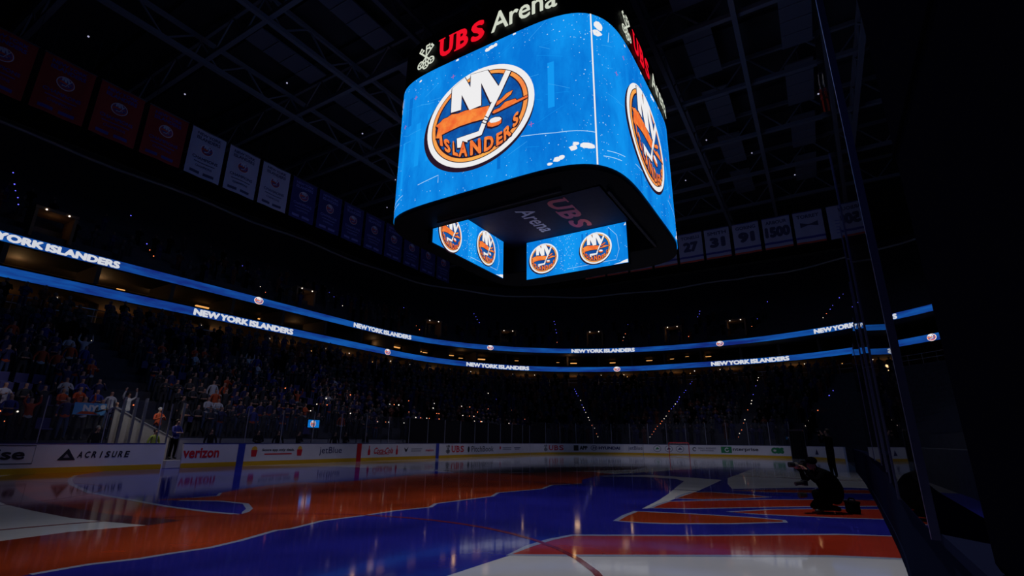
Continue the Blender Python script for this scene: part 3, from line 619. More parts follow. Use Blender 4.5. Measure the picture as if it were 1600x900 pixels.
# ------------------------------------------------------------------ boards round the rink
WHITE = mat('board_white', (.80,.78,.80), .35, noise=.06, nscale=1.5); YEL = mat('kickplate_yellow', (.75,.42,.01), .4); CAP = mat('cap_rail_navy', (.04,.04,.2), .4)
A_BLK = mat('advert_black', (.02,.02,.03), .5); A_RED = mat('advert_red', (.7,.015,.03), .5); A_NAVY = mat('advert_navy', (.02,.02,.12), .5); A_GRN = mat('advert_green', (.02,.25,.08), .5)
A_YEL = mat('advert_yellow', (.85,.45,.03), .5); A_GRY = mat('advert_grey', (.3,.3,.34), .5); STR_R = mat('stripe_red', (.65,.01,.02), .45); STR_B = mat('stripe_blue', (.03,.05,.4), .45); A_WHT = mat('advert_white', (.8,.8,.8), .5)
RP = Path(RINK)                     # counter-clockwise
def rs(x, y): return RP.near(x, y)
def board_run(label, s0, s1, ads, stripes=(), P=None, face=WHITE, flip=True, kick=True):
    """boards from s0 to s1 along the path; lettering coordinate u runs left to right seen from the ice, u=0 at s1"""
    P = P or RP; p0 = P.at((s0+s1)/2)[0]; t = thing('dasher_board', label, 'rink boards', (p0.x, p0.y, 0))
    sg = 1 if flip else -1
    def fn(u, z, l):
        p, d = P.at(s1-u if flip else s0+u); n = Vector((-d.y, d.x))*sg; q = p+n*l; return (q.x-p0.x, q.y-p0.y, z)
    L = s1-s0; n = max(2, int(L/.25)); 
    def strip(name, prof, m):
        mb = MB(); vs = []; k = len(prof)
        for i in range(n+1):
            for o_, z in prof: vs.append(fn(L*i/n, z, o_))
        fs = [(k*i+j, k*i+(j+1) % k, k*(i+1)+(j+1) % k, k*(i+1)+j) for i in range(n) for j in range(k)]+[tuple(range(k)), tuple(n*k+j for j in range(k))[::-1]]
        mb.add(vs, fs, m); return mb.build(name, t)
    strip('panel', [(0,.0), (0,1.04), (-.12,1.04), (-.12,0)], face)
    strip('cap_rail', [(.015,1.04), (.015,1.07), (-.14,1.07), (-.14,1.04)], CAP)
    if kick: strip('kickplate', [(.012,0.0), (.012,.2), (.0,.2), (.0,0)], YEL)
    for x, y, w_, m, nm in stripes:
        s = s1-P.near(x, y); f = Flat(); f.rect(s-w_/2, 0, s+w_/2, 1.05, m, 0); f.build(nm, lambda u, v, l: fn(u, v, .02), t)
    for lab, draw in ads:
        f = Flat(); draw(f, lambda x, y=12.95: s1-P.near(x, y)); o = f.build('advert', lambda u, v, l: fn(u, v, .012+l*.001), t, 1, 1.); o['label'] = lab
    return t
def fries(f, x, s=1):
    f.ell(x, .78, .15*s, .14, A_YEL, 0, 14); f.poly([(x-.17,.74), (x+.17,.74), (x+.13,.42), (x-.13,.42)], A_RED, 1)
def bottle(f, x):
    f.poly([(x-.09,.25+.1), (x+.09,.35), (x+.1,.6), (x+.035,.74), (x+.035,.92), (x-.035,.92), (x-.035,.74), (x-.1,.6)], A_RED, 0)
def ad_ise(f, X):
    f.text('Enterprise'[7:], X(-16.55), .5, X(-15.75), .86, A_BLK, 0, .03)
    f.stroke([(X(-17.4),.36), (X(-15.5),.36), (X(-15.5),.98), (X(-17.4),.98)], .025, A_BLK, 0)
def ad_acr(f, X):
    x = X(-14.52); f.poly([(x-.28,.45), (x+.28,.45), (x,.87)], A_BLK, 0); f.poly([(x-.1,.54), (x+.09,.54), (x-.02,.68)], A_GRY, 1)
    x0, x1 = X(-14.2), X(-12.4)
    for i, ch in enumerate('ACRISURE'):
        a = x0+(x1-x0)*i/8; f.text(ch, a+(.055 if ch == 'I' else 0), .52, a+(.10 if ch == 'I' else .155), .76, A_BLK, 0, .03, .15)
def ad_ver(f, X): f.text('verizon', X(-10.33), .42, X(-8.7), .86, A_RED, 0, .03)
def ad_deal(f, X):
    fries(f, X(-6.93)); fries(f, X(-4.27), .9); f.text('Score app only deals.', X(-6.5), .64, X(-4.6), .8, A_BLK, 0, .025); f.rect(X(-6.35), .5, X(-4.75), .56, A_RED, 0)
def ad_jb(f, X): f.text('jetBlue', X(-2.95), .4, X(-1.35), .86, A_NAVY, 0, .0)
def ad_coke(f, X):
    bottle(f, X(.84)); bottle(f, X(3.34)); f.text('Coca-Cola', X(1.2), .42, X(2.95), .8, A_RED, 0, .02, .3); f.stroke([(X(1.4),.52), (X(1.7),.36), (X(2.3),.42), (X(2.6),.36)], .035, A_RED, 0)
def ad_melon(f, X):
    x = X(4.25); f.poly([(x-.22,.8), (x-.1,.55), (x,.48), (x+.1,.6), (x+.22,.85), (x,.66), (x-.08,.7)], A_BLK, 0); f.rect(X(4.75), .66, X(5.9), .72, A_GRY, 0); f.rect(X(4.75), .52, X(5.8), .58, A_GRY, 0)
    f.text('melon', X(6.3), .5, X(7.2), .68, A_RED, 0, .02)
def ubs(f, x0, x1):
    keys(f, x0-.3, .64, .62, A_BLK, 0); ubs_text(f, x0+.15, .4, x1, .88, A_RED, 0, .02)
def ad_ubs(f, X): ubs(f, X(9.2), X(10.95))
def ad_pb(f, X): f.ell(X(11.6), .6, .14, .24, A_BLK, 0, 12); f.text('PitchBook', X(12.0), .4, X(15.3), .85, A_BLK, 0, .0)
def ad_misc(f, X):
    f.ell(X(16.4), .68, .12, .14, A_RED, 0, 12); f.rect(X(16.8), .64, X(18.3), .72, A_GRY, 0); f.rect(X(16.8), .5, X(18.3), .56, A_GRY, 0); f.rect(X(18.8), .64, X(20), .7, A_NAVY, 0); f.rect(X(18.9), .52, X(19.8), .57, A_NAVY, 0)
left = board_run('white rink boards left of the players gate with insurance lettering', rs(-11.15,12.95), rs(-19.5,12.95), [('black lettering ending in ise inside a thin black box', ad_ise), ('black pyramid mark and ACRISURE lettering', ad_acr)])
mid = board_run('long white far side boards between the gate and the corner', rs(21.9,12.95), rs(-10.35,12.95),
    [('red verizon lettering', ad_ver), ('two fries boxes beside an app deals slogan', ad_deal), ('navy jetBlue lettering', ad_jb), ('red Coca-Cola script between two bottles', ad_coke), ('black bird mark and pink melon lettering', ad_melon), ('UBS keys and red letters', ad_ubs), ('black PitchBook lettering', ad_pb), ('small red and navy sponsor marks', ad_misc)],
    [(-7.62,12.95,.36,STR_B,'blue_line_stripe'), (0,12.95,.36,STR_R,'center_line_stripe'), (7.62,12.95,.36,STR_B,'blue_line_stripe')])
def ad_ubs2(f, X): ubs(f, X(24.75,12.47), X(26.6,11.57))
def ad_app(f, X):
    a = X(27.58,10.83); f.rect(a-.05, .36, a+.5, .9, A_BLK, 0); f.text('APP', a+.62, .44, a+1.5, .84, A_BLK, 0, .06)
def ad_hy(f, X):
    a, b = X(28.82,9.47), X(30.16,6.72); f.ring(a+.35, .64, .3, .36, A_NAVY, 0, ky=.7); f.text('H', a+.18, .48, a+.52, .8, A_NAVY, 0, .03, .35); f.text('HYUNDAI', a+.85, .48, b, .8, A_NAVY, 0, .05)
def ad_jb2(f, X): f.text('jetBlue', X(30.35,5.88), .38, X(30.48,4.43), .86, A_NAVY, 0, 0)
def ad_end1(f, X):
    for y in (2.9, 1.75, .65):
        u = X(30.48, y); f.ell(u, .64, .4, .32, A_GRY, 0, 20); f.ell(u, .64, .33, .26, A_WHT, 1, 20); f.poly([(u-.22,.55), (u+.25,.6), (u,.8)], A_GRN if y > 2 else A_NAVY, 2)
def ad_end2(f, X):
    u = X(30.48,-.55); f.ring(u+.2, .64, .12, .19, A_BLK, 0, .5, 5.5, 20); f.text('SMALL BUSINESS', u+.55, .66, u+2.2, .82, A_GRY, 0, .03); f.text('NETWORK', u+.75, .46, u+2.0, .6, A_GRY, 0, .03)
def ad_end3(f, X):
    u = X(30.48,-3.3); f.rect(u-.1, .34, u+.85, .92, A_GRN, 0); f.ring(u+.42, .63, .12, .2, A_WHT, 1, .6, 6, 20); f.text('nterprise', u+.95, .46, X(30.23,-6.48), .84, A_BLK, 0, .02)
def ad_cbs(f, X): f.text('CBS', X(29.88,-7.56), .38, X(29.37,-8.63), .9, A_GRN, 0, .1)
def ad_tri(f, X): u = X(27.18,-11.16); f.poly([(u-.2,.4), (u+.2,.4), (u,.85)], A_NAVY, 0)
def rsn(x, y):
    v = RP.near(x, y); return v-RP.L if y < -4.4 and x > 0 else v
def end_run(label, a, b, ads):
    s0, s1 = rsn(*a), rsn(*b); p0 = RP.at((s0+s1)/2)[0]; keep = RP.near
    class E: pass
    q = board_run(label, s0, s1, [])
    def fn(u, z, l):
        p, d = RP.at(s1-u); n = Vector((-d.y, d.x)); r = p+n*l; return (r.x-p0.x, r.y-p0.y, z)
    for lab, draw in ads:
        f = Flat(); draw(f, lambda x, y: s1-rsn(x, y)); o = f.build('advert', lambda u, v, l: fn(u, v, .012+l*.001), q, 1, .5); o['label'] = lab
    return q
end_run('curved white boards in the far left corner with UBS and car maker letters', (30.48,4.38), (21.95,12.95), [('UBS keys and red letters on the curve', ad_ubs2), ('black square badge and APP letters', ad_app), ('oval H emblem and HYUNDAI letters', ad_hy), ('navy jetBlue lettering on the curve', ad_jb2)])
end_run('white end boards behind the far goal with green car hire advert', (28.98,-9.2), (30.48,4.34), [('three round sponsor badges', ad_end1), ('grey two-line network lettering', ad_end2), ('green square and black enterprise lettering', ad_end3), ('thick green CBS letters', ad_cbs)])
end_run('curved white boards right of the dark gateway with small triangle mark', (22.5,-12.93), (28.0,-10.45), [('small dark triangle mark', ad_tri)])

# the near side boards, beside the camera
NP = Path(NEAR, closed=False)
nb = thing('dasher_board', 'dark navy near side boards running away from the camera at right', 'rink boards', (-14,-12.45,0))
def nstrip(name, prof, m, a=0., b=None, par=nb, off=(-14,-12.45)):
    b = NP.L if b is None else b; n = 60; k = len(prof); vs = []
    for i in range(n+1):
        p, d = NP.at(a+(b-a)*i/n); q = Vector((d.y, -d.x))          # towards -x travel: ice side
        q = Vector((-d.y, d.x)) if (Vector((-d.y, d.x)).y > 0) else Vector((d.y, -d.x))
        for o_, z in prof: r = p+q*o_; vs.append((r.x-off[0], r.y-off[1], z))
    fs = [(k*i+j, k*i+(j+1) % k, k*(i+1)+(j+1) % k, k*(i+1)+j) for i in range(n) for j in range(k)]+[tuple(range(k)), tuple(n*k+j for j in range(k))[::-1]]
    mb = MB(); mb.add(vs, fs, m); return mb.build(name, par)
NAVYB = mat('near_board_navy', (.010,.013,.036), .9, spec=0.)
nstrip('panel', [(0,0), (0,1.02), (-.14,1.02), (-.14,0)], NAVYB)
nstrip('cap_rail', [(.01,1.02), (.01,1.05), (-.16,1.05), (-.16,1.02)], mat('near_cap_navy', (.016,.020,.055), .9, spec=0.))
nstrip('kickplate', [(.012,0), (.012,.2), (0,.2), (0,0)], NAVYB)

# ------------------------------------------------------------------ glass
def glassmat(name, tint, ior, dust):
    m = bpy.data.materials.new(name); m.use_nodes = True; nt = m.node_tree; nt.nodes.remove(nt.nodes['Principled BSDF'])
    tr = nt.nodes.new('ShaderNodeBsdfTransparent'); tr.inputs[0].default_value = (*tint, 1)
    gl = nt.nodes.new('ShaderNodeBsdfGlossy'); gl.inputs['Roughness'].default_value = .01
    df = nt.nodes.new('ShaderNodeBsdfDiffuse'); df.inputs[0].default_value = (.5,.5,.6,1)
    fr = nt.nodes.new('ShaderNodeFresnel'); fr.inputs[0].default_value = ior
    m1 = nt.nodes.new('ShaderNodeMixShader'); m2 = nt.nodes.new('ShaderNodeMixShader'); m1.inputs[0].default_value = dust
    nt.links.new(tr.outputs[0], m1.inputs[1]); nt.links.new(df.outputs[0], m1.inputs[2])
    nt.links.new(fr.outputs[0], m2.inputs[0]); nt.links.new(m1.outputs[0], m2.inputs[1]); nt.links.new(gl.outputs[0], m2.inputs[2])
    nt.links.new(m2.outputs[0], nt.nodes['Material Output'].inputs[0]); return m
GLASS = glassmat('rink_glass', (.86,.88,.9), 1.35, .03)
GLASSN = glassmat('near_glass', (.80,.82,.88), 1.5, .015)
NSTAN = mat('stanchion_dark', (.16,.16,.34), .35, .8)
STAN = mat('stanchion_grey', (.4,.4,.46), .4, .5)
def pane(P, s0, s1, z1, label, group, m=GLASS, off=.06, stan=True, z0=1.07, sgn=-1, sw=.035):
    a, d0 = P.at(s0); b, d1 = P.at(s1); a = a+Vector((-d0.y, d0.x))*sgn*off; b = b+Vector((-d1.y, d1.x))*sgn*off
    t = thing('glass_pane', label, 'rink glass', (a.x, a.y, z0), 0, group)
    d = b-a; n = Vector((-d.y, d.x)).normalized()*.006; mb = MB()
    vs = [(*(q+o), z) for z in (0, z1-z0) for q, o in ((Vector((0,0)),n), (d,n), (d,-n), (Vector((0,0)),-n))]
    mb.add([(v[0], v[1], v[2]) for v in vs], [(0,1,2,3), (7,6,5,4), (0,4,5,1), (1,5,6,2), (2,6,7,3), (3,7,4,0)], m); mb.build('glass_sheet', t)
    if stan:
        mb = MB(); mb.box((-sw/2,-sw/2,-.02), (sw/2,sw/2,z1-z0+.02), STAN if m is GLASS else NSTAN); o = mb.build('stanchion', t); o.rotation_euler = (0,0,math.atan2(d.y, d.x))
FAR_L = [(-99,-15.5,'behind the boxed ise lettering'), (-15.5,-12.3,'behind the pyramid mark advert'), (-12.3,-10,'just right of the gate'), (-10,-8,'above the verizon advert'), (-8,-5.6,'above the left fries box'), (-5.6,-3.4,'above the app deals slogan'), (-3.4,-.6,'above the first jetBlue advert'), (-.6,3.6,'above the Coca-Cola script'), (3.6,8,'above the melon advert'), (8,11.6,'above the first UBS advert'), (11.6,15.9,'above the PitchBook advert'), (15.9,99,'near the far left corner')]
x = -19.5; k = 0
while x < 21:
    w_ = 2.0
    if not (-11.25 < x+w_/2 < -10.2):
        lab = [c for a, b, c in FAR_L if a <= x < b][0]
        pane(RP, rs(min(x+w_, 21.9),12.95), rs(x,12.95), 2.75, 'clear far side glass pane %s' % lab, 'glass panes on the far side boards')
    x += w_; k += 1
s = rsn(28.98,-9.2); s_end = rs(21.95,12.95); k = 0
while s < s_end-1:
    e = min(s+1.9, s_end); p = RP.at(s)[0]
    pane(RP, s, e, 3.1, 'tall clear end glass pane %s' % ('right of the far goal' if p.y < -2 else 'behind the far goal' if p.y < 2 else 'left of the far goal' if p.y < 6 else 'round the far left corner'), 'tall glass panes at the far end'); s = e
# near glass: stanchions A (second) and B (nearest) seen at right
pl = ['nearest upright, tallest in view', 'second upright from the camera', 'third upright from the camera', 'fourth upright from the camera', 'fifth upright, close to the standing man', 'sixth upright, near the glass end']
def nx(x): return NP.near(x, -12.2)
xs = [-21.12, -19.88, -18.6, -16.9, -15.0, -12.8, -10.4]
for i in range(6):
    a, b = nx(xs[i]), nx(xs[i+1])
    pane(NP, a, b, 2.9 if i else 3.2, 'dark reflective near side glass pane with %s' % pl[i], 'near side glass panes', GLASSN, -.02, True, 1.05, 1, .022)
# navy padded wall beside the camera
t = thing('padded_panel', 'dark navy padded panel filling the right edge beside the lens', 'padding', (-22.8,-12.12,1.05))
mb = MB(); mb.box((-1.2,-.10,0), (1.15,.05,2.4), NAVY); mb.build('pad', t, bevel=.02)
mb = MB(); mb.box((-1.2,.05,.9), (1.15,.054,.91), mat('seam_black', (.002,.002,.004), .9, spec=0.)); mb.build('stitched_seam', t)

# ------------------------------------------------------------------ far goal
t = thing('hockey_goal', 'red framed hockey goal in front of the far end boards', 'goal', (27.3,0,0))
GR = mat('goal_red', (.6,.01,.02), .4)
mb = MB(); mb.tube([(0,-.915,0), (0,-.915,1.2), (0,-.86,1.25), (0,.86,1.25), (0,.915,1.2), (0,.915,0)], .035, GR, 8); mb.build('front_frame', t)
mb = MB(); mb.tube([(0,-.9,.03), (.75,-.8,.03), (1.1,-.45,.03), (1.1,.45,.03), (.75,.8,.03), (0,.9,.03)], .025, A_WHT, 6); mb.tube([(0,-.9,1.22), (.45,-.6,1.2), (.5,0,1.2), (.45,.6,1.2), (0,.9,1.22)], .02, GR, 6); mb.build('back_frame', t)
mb = MB()
for i in range(13):
    y = -.84+i*.14; mb.tube([(.5*(1-abs(y)*.6),y,1.2), (1.08-.4*abs(y)**2,y*.95,.04)], .004, A_WHT, 3)
for i in range(8):
    z = .12+i*.15; q = 1.08-.55*z/1.2; mb.tube([(0,-.9,z), (q*.7,-.8,z), (q,-.4,z), (q,.4,z), (q*.7,.8,z), (0,.9,z)], .004, A_WHT, 3)
mb.build('netting', t)

# dark gateway in the end boards
t = thing('gateway', 'black curtained gateway in the far end boards beside the CBS letters', 'gateway', (28.55,-9.85,0), math.radians(-38))
mb = MB(); vs = []; n = 16
for i in range(n+1):
    y = -.72+1.44*i/n; xx = .05*math.sin(i*2.2); vs += [(xx,y,0), (xx,y,2.3), (xx+.02,y,0), (xx+.02,y,2.3)]
mb.add(vs, [f for i in range(n) for a in (4*i,) for f in ((a,a+1,a+5,a+4), (a+2,a+6,a+7,a+3), (a+1,a+3,a+7,a+5))], BLACK); mb.build('curtain', t)
mb = MB()
for y in (-.76, .76): mb.box((-.06,y-.04,0), (.06,y+.04,2.4), STEEL)
mb.box((-.06,-.8,2.32), (.06,.8,2.42), STEEL); mb.build('gateway_frame', t)

# ------------------------------------------------------------------ people
SKIN = mat('skin', (.45,.24,.16), .6); HAIR = mat('hair_dark', (.03,.02,.015), .7); HAIRG = mat('hair_grey', (.3,.29,.27), .7)
C_NAVY = mat('cloth_navy', (.02,.02,.09), .8); C_BLUE = mat('cloth_royal', (.03,.035,.22), .8); C_OR = mat('cloth_orange', (.5,.07,.015), .8); C_WH = mat('cloth_white', (.5,.5,.53), .8)
C_BK = mat('cloth_black', (.004,.004,.005), .9, spec=0.); C_DK = mat('cloth_dark', (.03,.03,.035), .8); JEAN = mat('jeans', (.04,.06,.14), .8); SHOE = mat('shoe_black', (.01,.01,.01), .5); VIS = mat('vest_lime', (.3,.38,.05), .7)
def skin_mesh(name, nodes, edges, root=0, sub=1):
    me = bpy.data.meshes.new(name); me.from_pydata([n[0] for n in nodes], edges, [])
    o = bpy.data.objects.new(name, me); COL.objects.link(o)
    o.modifiers.new('skin', 'SKIN').use_smooth_shade = True
    if not me.skin_vertices: 
        bm = bmesh.new(); bm.from_mesh(me); bm.verts.layers.skin.verify(); bm.to_mesh(me); bm.free()
    for i, n in enumerate(nodes):
        r = n[1]; v = me.skin_vertices[0].data[i]; v.radius = (r, r) if not isinstance(r, tuple) else r; v.use_root = (i == root)
    if sub: s_ = o.modifiers.new('sub', 'SUBSURF'); s_.levels = sub; s_.render_levels = sub
    bpy.context.view_layer.update(); dg = bpy.context.evaluated_depsgraph_get()
    out = bpy.data.meshes.new_from_object(o.evaluated_get(dg)); bpy.data.objects.remove(o); bpy.data.meshes.remove(me)
    out.materials.clear()
    return out
POSE = {  # elbow, hand (right side x>0), mirrored; facing -y
    'clap': ((.27,-.10,1.16), (.05,-.33,1.28)), 'raised': ((.30,-.06,1.52), (.24,-.12,1.86)), 'down': ((.27,.02,1.16), (.27,-.06,.9)),
    'folded': ((.25,-.10,1.15), (-.08,-.24,1.15)), 'phone': ((.26,-.18,1.2), (.09,-.36,1.5)), 'camera': ((.27,-.14,1.25), (.08,-.27,1.6))}
def fingers(nodes, edges, hi, hand, dirv, side):
    """palm to five tapering, curled fingers"""
    h = Vector(hand); d = Vector(dirv).normalized(); up = Vector((0,0,1)) if abs(d.z) < .8 else Vector((0,-1,0)); a = d.cross(up).normalized()
    for k, (off, ln) in enumerate(((-.03,.065), (-.01,.08), (.01,.075), (.03,.06), (-.045,.045))):
        n0 = len(nodes); p = h+a*off+d*(.03 if k < 4 else .0); q = p+d*ln*.6+a*(-.02 if k == 4 else 0); r = q+d*ln*.35-up*.02
        nodes += [(tuple(q), .009), (tuple(r), .007)]; edges += [(hi, n0), (n0, n0+1)]
def person_mesh(pose, top, legs, sit=False, fine=False, female=False, trim=None):
    e, h = POSE[pose]; N = []; E = []
    def add(p, r, par=None):
        N.append((p, r)); 
        if par is not None: E.append((par, len(N)-1))
        return len(N)-1
    k = .92 if female else 1
    pel = add((0,0,.96), (.15*k,.12)); bel = add((0,0,1.1), (.145*k,.12), pel); ch = add((0,.01,1.28), (.17*k,.125), bel); up = add((0,.01,1.4), (.12*k,.09), ch)
    nk = add((0,0,1.5), .05, up); hd = add((0,-.015,1.61), (.075,.09), nk); ht = add((0,-.005,1.7), (.065,.075), hd)
    if fine: add((0,-.115,1.61), .014, hd)
    for s in (1, -1):
        hx, hy, hz = h; 
        sh = add((.17*s*k,.01,1.4), .062, up); el = add((e[0]*s,e[1],e[2]), .05, sh)
        wr = (hx*s*(1 if pose != 'folded' else 1), hy, hz)
        w1 = add(tuple(Vector((e[0]*s,e[1],e[2])).lerp(Vector(wr), .85)), .036, el); ha = add(wr, (.04,.026), w1)
        if fine:
            d = Vector(wr)-Vector((e[0]*s,e[1],e[2])); fingers(N, E, ha, wr, d, s)
        hip = add((.09*s,0,.9), .095, pel)
        if sit: kn = add((.12*s,-.42,.86), .075, hip); an = add((.12*s,-.42,.46), .05, kn); add((.12*s,-.56,.42), .04, an)
        else: kn = add((.11*s,-.015,.5), .07, hip); an = add((.12*s,.03,.09), .045, kn); add((.135*s,-.14,.045), .04, an)
    me = skin_mesh('body', N, E, 0, 1)
    ms = [top, legs, SKIN, SHOE, HAIR, trim or top]
    for m in ms: me.materials.append(m)
    hv = Vector(h)
    for p in me.polygons:
        c = p.center; i = 0
        if c.z > 1.47 and abs(c.x) < .12 and abs(c.y) < .13: i = 4 if (c.z > 1.68 or (c.y > .02 and c.z > 1.56)) else 2
        elif (Vector((abs(c.x), c.y, c.z))-Vector((abs(hv.x), hv.y, hv.z))).length < .085: i = 2
        elif c.z < (.13 if not sit else .5): i = 3
        elif c.z < .93 or (sit and c.y < -.16 and c.z < .97 and abs(c.x) < .22 and not (Vector((abs(c.x), c.y, c.z))-hv).length < .2): i = 1
        elif .93 <= c.z < 1.0 and trim: i = 5
        p.material_index = i
    return me
OUT_ = [('orange jersey', C_OR, C_WH), ('navy jersey with orange hem', C_NAVY, C_OR), ('royal blue jersey', C_BLUE, C_OR), ('white shirt', C_WH, None), ('dark jacket', C_DK, None)]
POS_ = [('clap', 'clapping'), ('raised', 'arms raised'), ('down', 'arms down'), ('phone', 'holding up hands in front'), ('folded', 'hands folded')]
PM = {}
for oi, (on, om, ot) in enumerate(OUT_):
    for pi, (pn, pl_) in enumerate(POS_): PM[oi, pi] = person_mesh(pn, om, JEAN if oi % 2 else C_DK, trim=ot, female=(pi % 2 == 1))
def row_z(k): return Z0+(Z1-Z0)*k/(NR-1)
def row_path(k): return Path(lerp(B0, B1, (k+.55)/NR))
ROWN = ['front', 'second', 'third', 'fourth', 'fifth', 'sixth', 'seventh', 'eighth', 'ninth', 'tenth', 'eleventh', 'twelfth', 'thirteenth', 'fourteenth', 'fifteenth']
rg = random.Random(11)
LIT = Vector((-17, 18))
AIS = [(-12.0,-9.6), (-1.2,-.1), (9.8,11)]
cnt = 0; taken = []
seat_spots = []
for k in range(0, 9):
    P = row_path(k); y = P.at(P.near(-5,40))[0].y; x = -21.5+.12*k
    while x < 3 and cnt < 262:
        x += .56+.1*rg.random()
        if any(a < x < b for a, b in AIS): continue
        if k in (2,3,4) and -16.2 < x < -14.2: seat_spots.append((x, y, row_z(k))); continue
        if rg.random() < .13: seat_spots.append((x, y, row_z(k))); continue
        oi = rg.choices(range(5), (1.2,4,2,1,11) if x > -12 else (3,5,3,2.5,4))[0]; pi = rg.choices(range(5), (4,2,3,2,3))[0]
        o = bpy.data.objects.new('spectator', PM[oi, pi]); COL.objects.link(o)
        o.location = (x, y+rg.uniform(-.06,.06), row_z(k)+.005); o.rotation_euler = (0,0,rg.uniform(-.35,.45)); sc = rg.uniform(.94,1.06); o.scale = (sc,)*3
        where = 'left of the gate' if x < -11.5 else ('right of the gate' if x < -5 else 'over the cola advert')
        tag(o, '%s, %s, %s row %s' % (OUT_[oi][0].replace('navy jersey with orange hem', 'navy orange hemmed jersey'), POS_[pi][1], ROWN[k], where), 'person', 'spectators in the far side lower rows'); cnt += 1
# distant crowd nobody could count
DSKIN = mat('skin_dimmed', (.14,.08,.06), .7)  # crowd skin darkened in its colour to stand in for the dim stands
def lowperson():
    mb = MB(); mb.sphere((0,0,1.62), .11, DSKIN, 6, (1,1,1.2)); mb.sphere((0,0,1.2), .3, C_DK, 6, (.8,.5,1.1)); mb.tube([(-.1,0,.9), (-.1,0,0)], .09, C_DK, 4); mb.tube([(.1,0,.9), (.1,0,0)], .09, C_DK, 4)
    mb.tube([(.22,0,1.4), (.28,-.1,1.15), (.08,-.3,1.25)], .05, C_DK, 4); mb.tube([(-.22,0,1.4), (-.28,-.1,1.15), (-.08,-.3,1.25)], .05, C_DK, 4)
    return mb
AISLES = [((31.0,9.4), (37.8,15.4)), ((32.0,4.1), (40.9,.9)), ((31.6,-4.7), (39.8,-6.6)), ((27.2,13.3), (28.4,25.2)), ((9.9,14.6), (10.4,27.5)), ((-10.6,16), (-10.8,27.5)), ((32,-9.5), (38,-15))]
def in_aisle(p, w_=.62):
    for a, b in AISLES:
        a = Vector(a); d = Vector(b)-a; u = max(0, min(1, (p-a).dot(d)/d.length_squared))
        if (p-a-d*u).length < w_: return True
    return False
LP = lowperson(); crowd = MB(); C_GREY = mat('cloth_charcoal', (.05,.05,.06), .8); C_RUST = mat('cloth_rust', (.12,.03,.015), .8); CM = [C_DK, C_NAVY, C_RUST, C_GREY, C_DK, C_BK, C_BK, C_NAVY]
def crowd_row(P, z, a, b, dens, step=.62):
    s = P.near(*a); e = P.near(*b)
    if e < s: e += P.L
    while s < e:
        s += step*(.9+.3*rg.random())
        if rg.random() > dens: continue
        p, d = P.at(s)
        if z < 9 and in_aisle(p): continue
        an = math.atan2(d.y, d.x)-PI; ca, sa = math.cos(an), math.sin(an); m = rg.choice(CM); h = rg.uniform(.93,1.07)
        vs = [(p.x+x*ca-y*sa, p.y+x*sa+y*ca, z+zz*h) for x, y, zz in LP.v]; n = len(crowd.v); crowd.v += vs
        i0 = crowd.mi(DSKIN); i1 = crowd.mi(m)
        for f, q in zip(LP.f, LP.m): crowd.f.append(tuple(i+n for i in f)); crowd.m.append(i0 if q == 0 else i1)
for k in range(NR):
    P = row_path(k); x0 = 3.2 if k < 9 else -21
    crowd_row(P, row_z(k)+.01, (39,-16), (x0 if k < 9 else -21, 40), .8, .66 if k < 9 else .75)
for k in range(6): crowd_row(Path(lerp(U0, U1, (k+.5)/14)), 13.3+k*.72+.01, (60,-10), (-18,60), .45, 1.1)
tag(crowd.build('crowd'), 'dim packed crowd filling the far lower bowl and the seats above', 'crowd', kind='stuff')
# empty seats
st = thing('arena_seat', 'empty', 'seat', (0,0,0)); SEATM = mat('seat_navy', (.045,.04,.16), .6)
mb = MB(); mb.box((-.23,-.22,.4), (.23,.18,.46), SEATM); mb.build('seat', st, bevel=.02)
mb = MB(); mb.box((-.23,.18,.42), (.23,.23,.88), SEATM); mb.build('backrest', st, bevel=.02)
mb = MB(); mb.box((-.03,.0,0), (.03,.2,.42), STEEL); mb.build('pedestal', st)
for i, (x, y, z) in enumerate(seat_spots):
    s_ = st if i == 0 else dup(st); s_.location = (x, y, z+.003)
    s_['label'] = 'empty navy folding seat among the fans at the left'; s_['group'] = 'empty seats in the left stand'

def fine_person(name, label, loc, rz, pose, top, legs, trim=None, hair=HAIR, sc=1., hat=None, sit=False):
    t = thing(name, label, 'person', loc, rz); me = person_mesh(pose, top, legs, sit=sit, fine=True, trim=trim)
    b = bpy.data.objects.new('body', me); link(b, t); b.scale = (sc,)*3
    mb = MB(); mb.sphere((0,.012*sc,1.665*sc), .098*sc, hair, 12, (.92,1.08,1.0)); o = mb.build('hair' if not hat else 'cap', t, smooth=True)
    for v in o.data.vertices:
        if v.co.y < -.05*sc and v.co.z < 1.70*sc: v.co.y = -.05*sc
        if v.co.z < 1.60*sc: v.co.z = 1.60*sc
    return t
# official in the gate, people in the tunnel
off = fine_person('person', 'person in blue and white sweater standing in the open players gate, hands folded', (-10.55,13.45,.36), .25, 'folded', C_BLUE, C_BK, C_WH)
fine_person('person', 'grey haired person in dark coat standing by the tunnel glass', (-13.3,14.1,.0), .3, 'down', C_BK, C_BK, hair=HAIRG)
fine_person('person', 'person in lime safety vest and jeans half hidden behind the gate post', (-11.0,14.3,-.02), .2, 'down', VIS, JEAN, sc=.97)
fine_person('person', 'fan in white jersey arms raised above the tunnel rail', (-11.6,16.2,1.6), .2, 'raised', C_WH, JEAN)
fine_person('person', 'fan in orange jersey and white cap beside the tunnel rail', (-10.4,15.6,.95), .1, 'clap', C_OR, JEAN, hair=C_WH, hat=True)
dark_lab = ['left of the blue line stripe','above the right end of verizon','above the left fries box','above the app slogan','above jetBlue','left of the red line stripe','right of the red line stripe','above the melon advert']
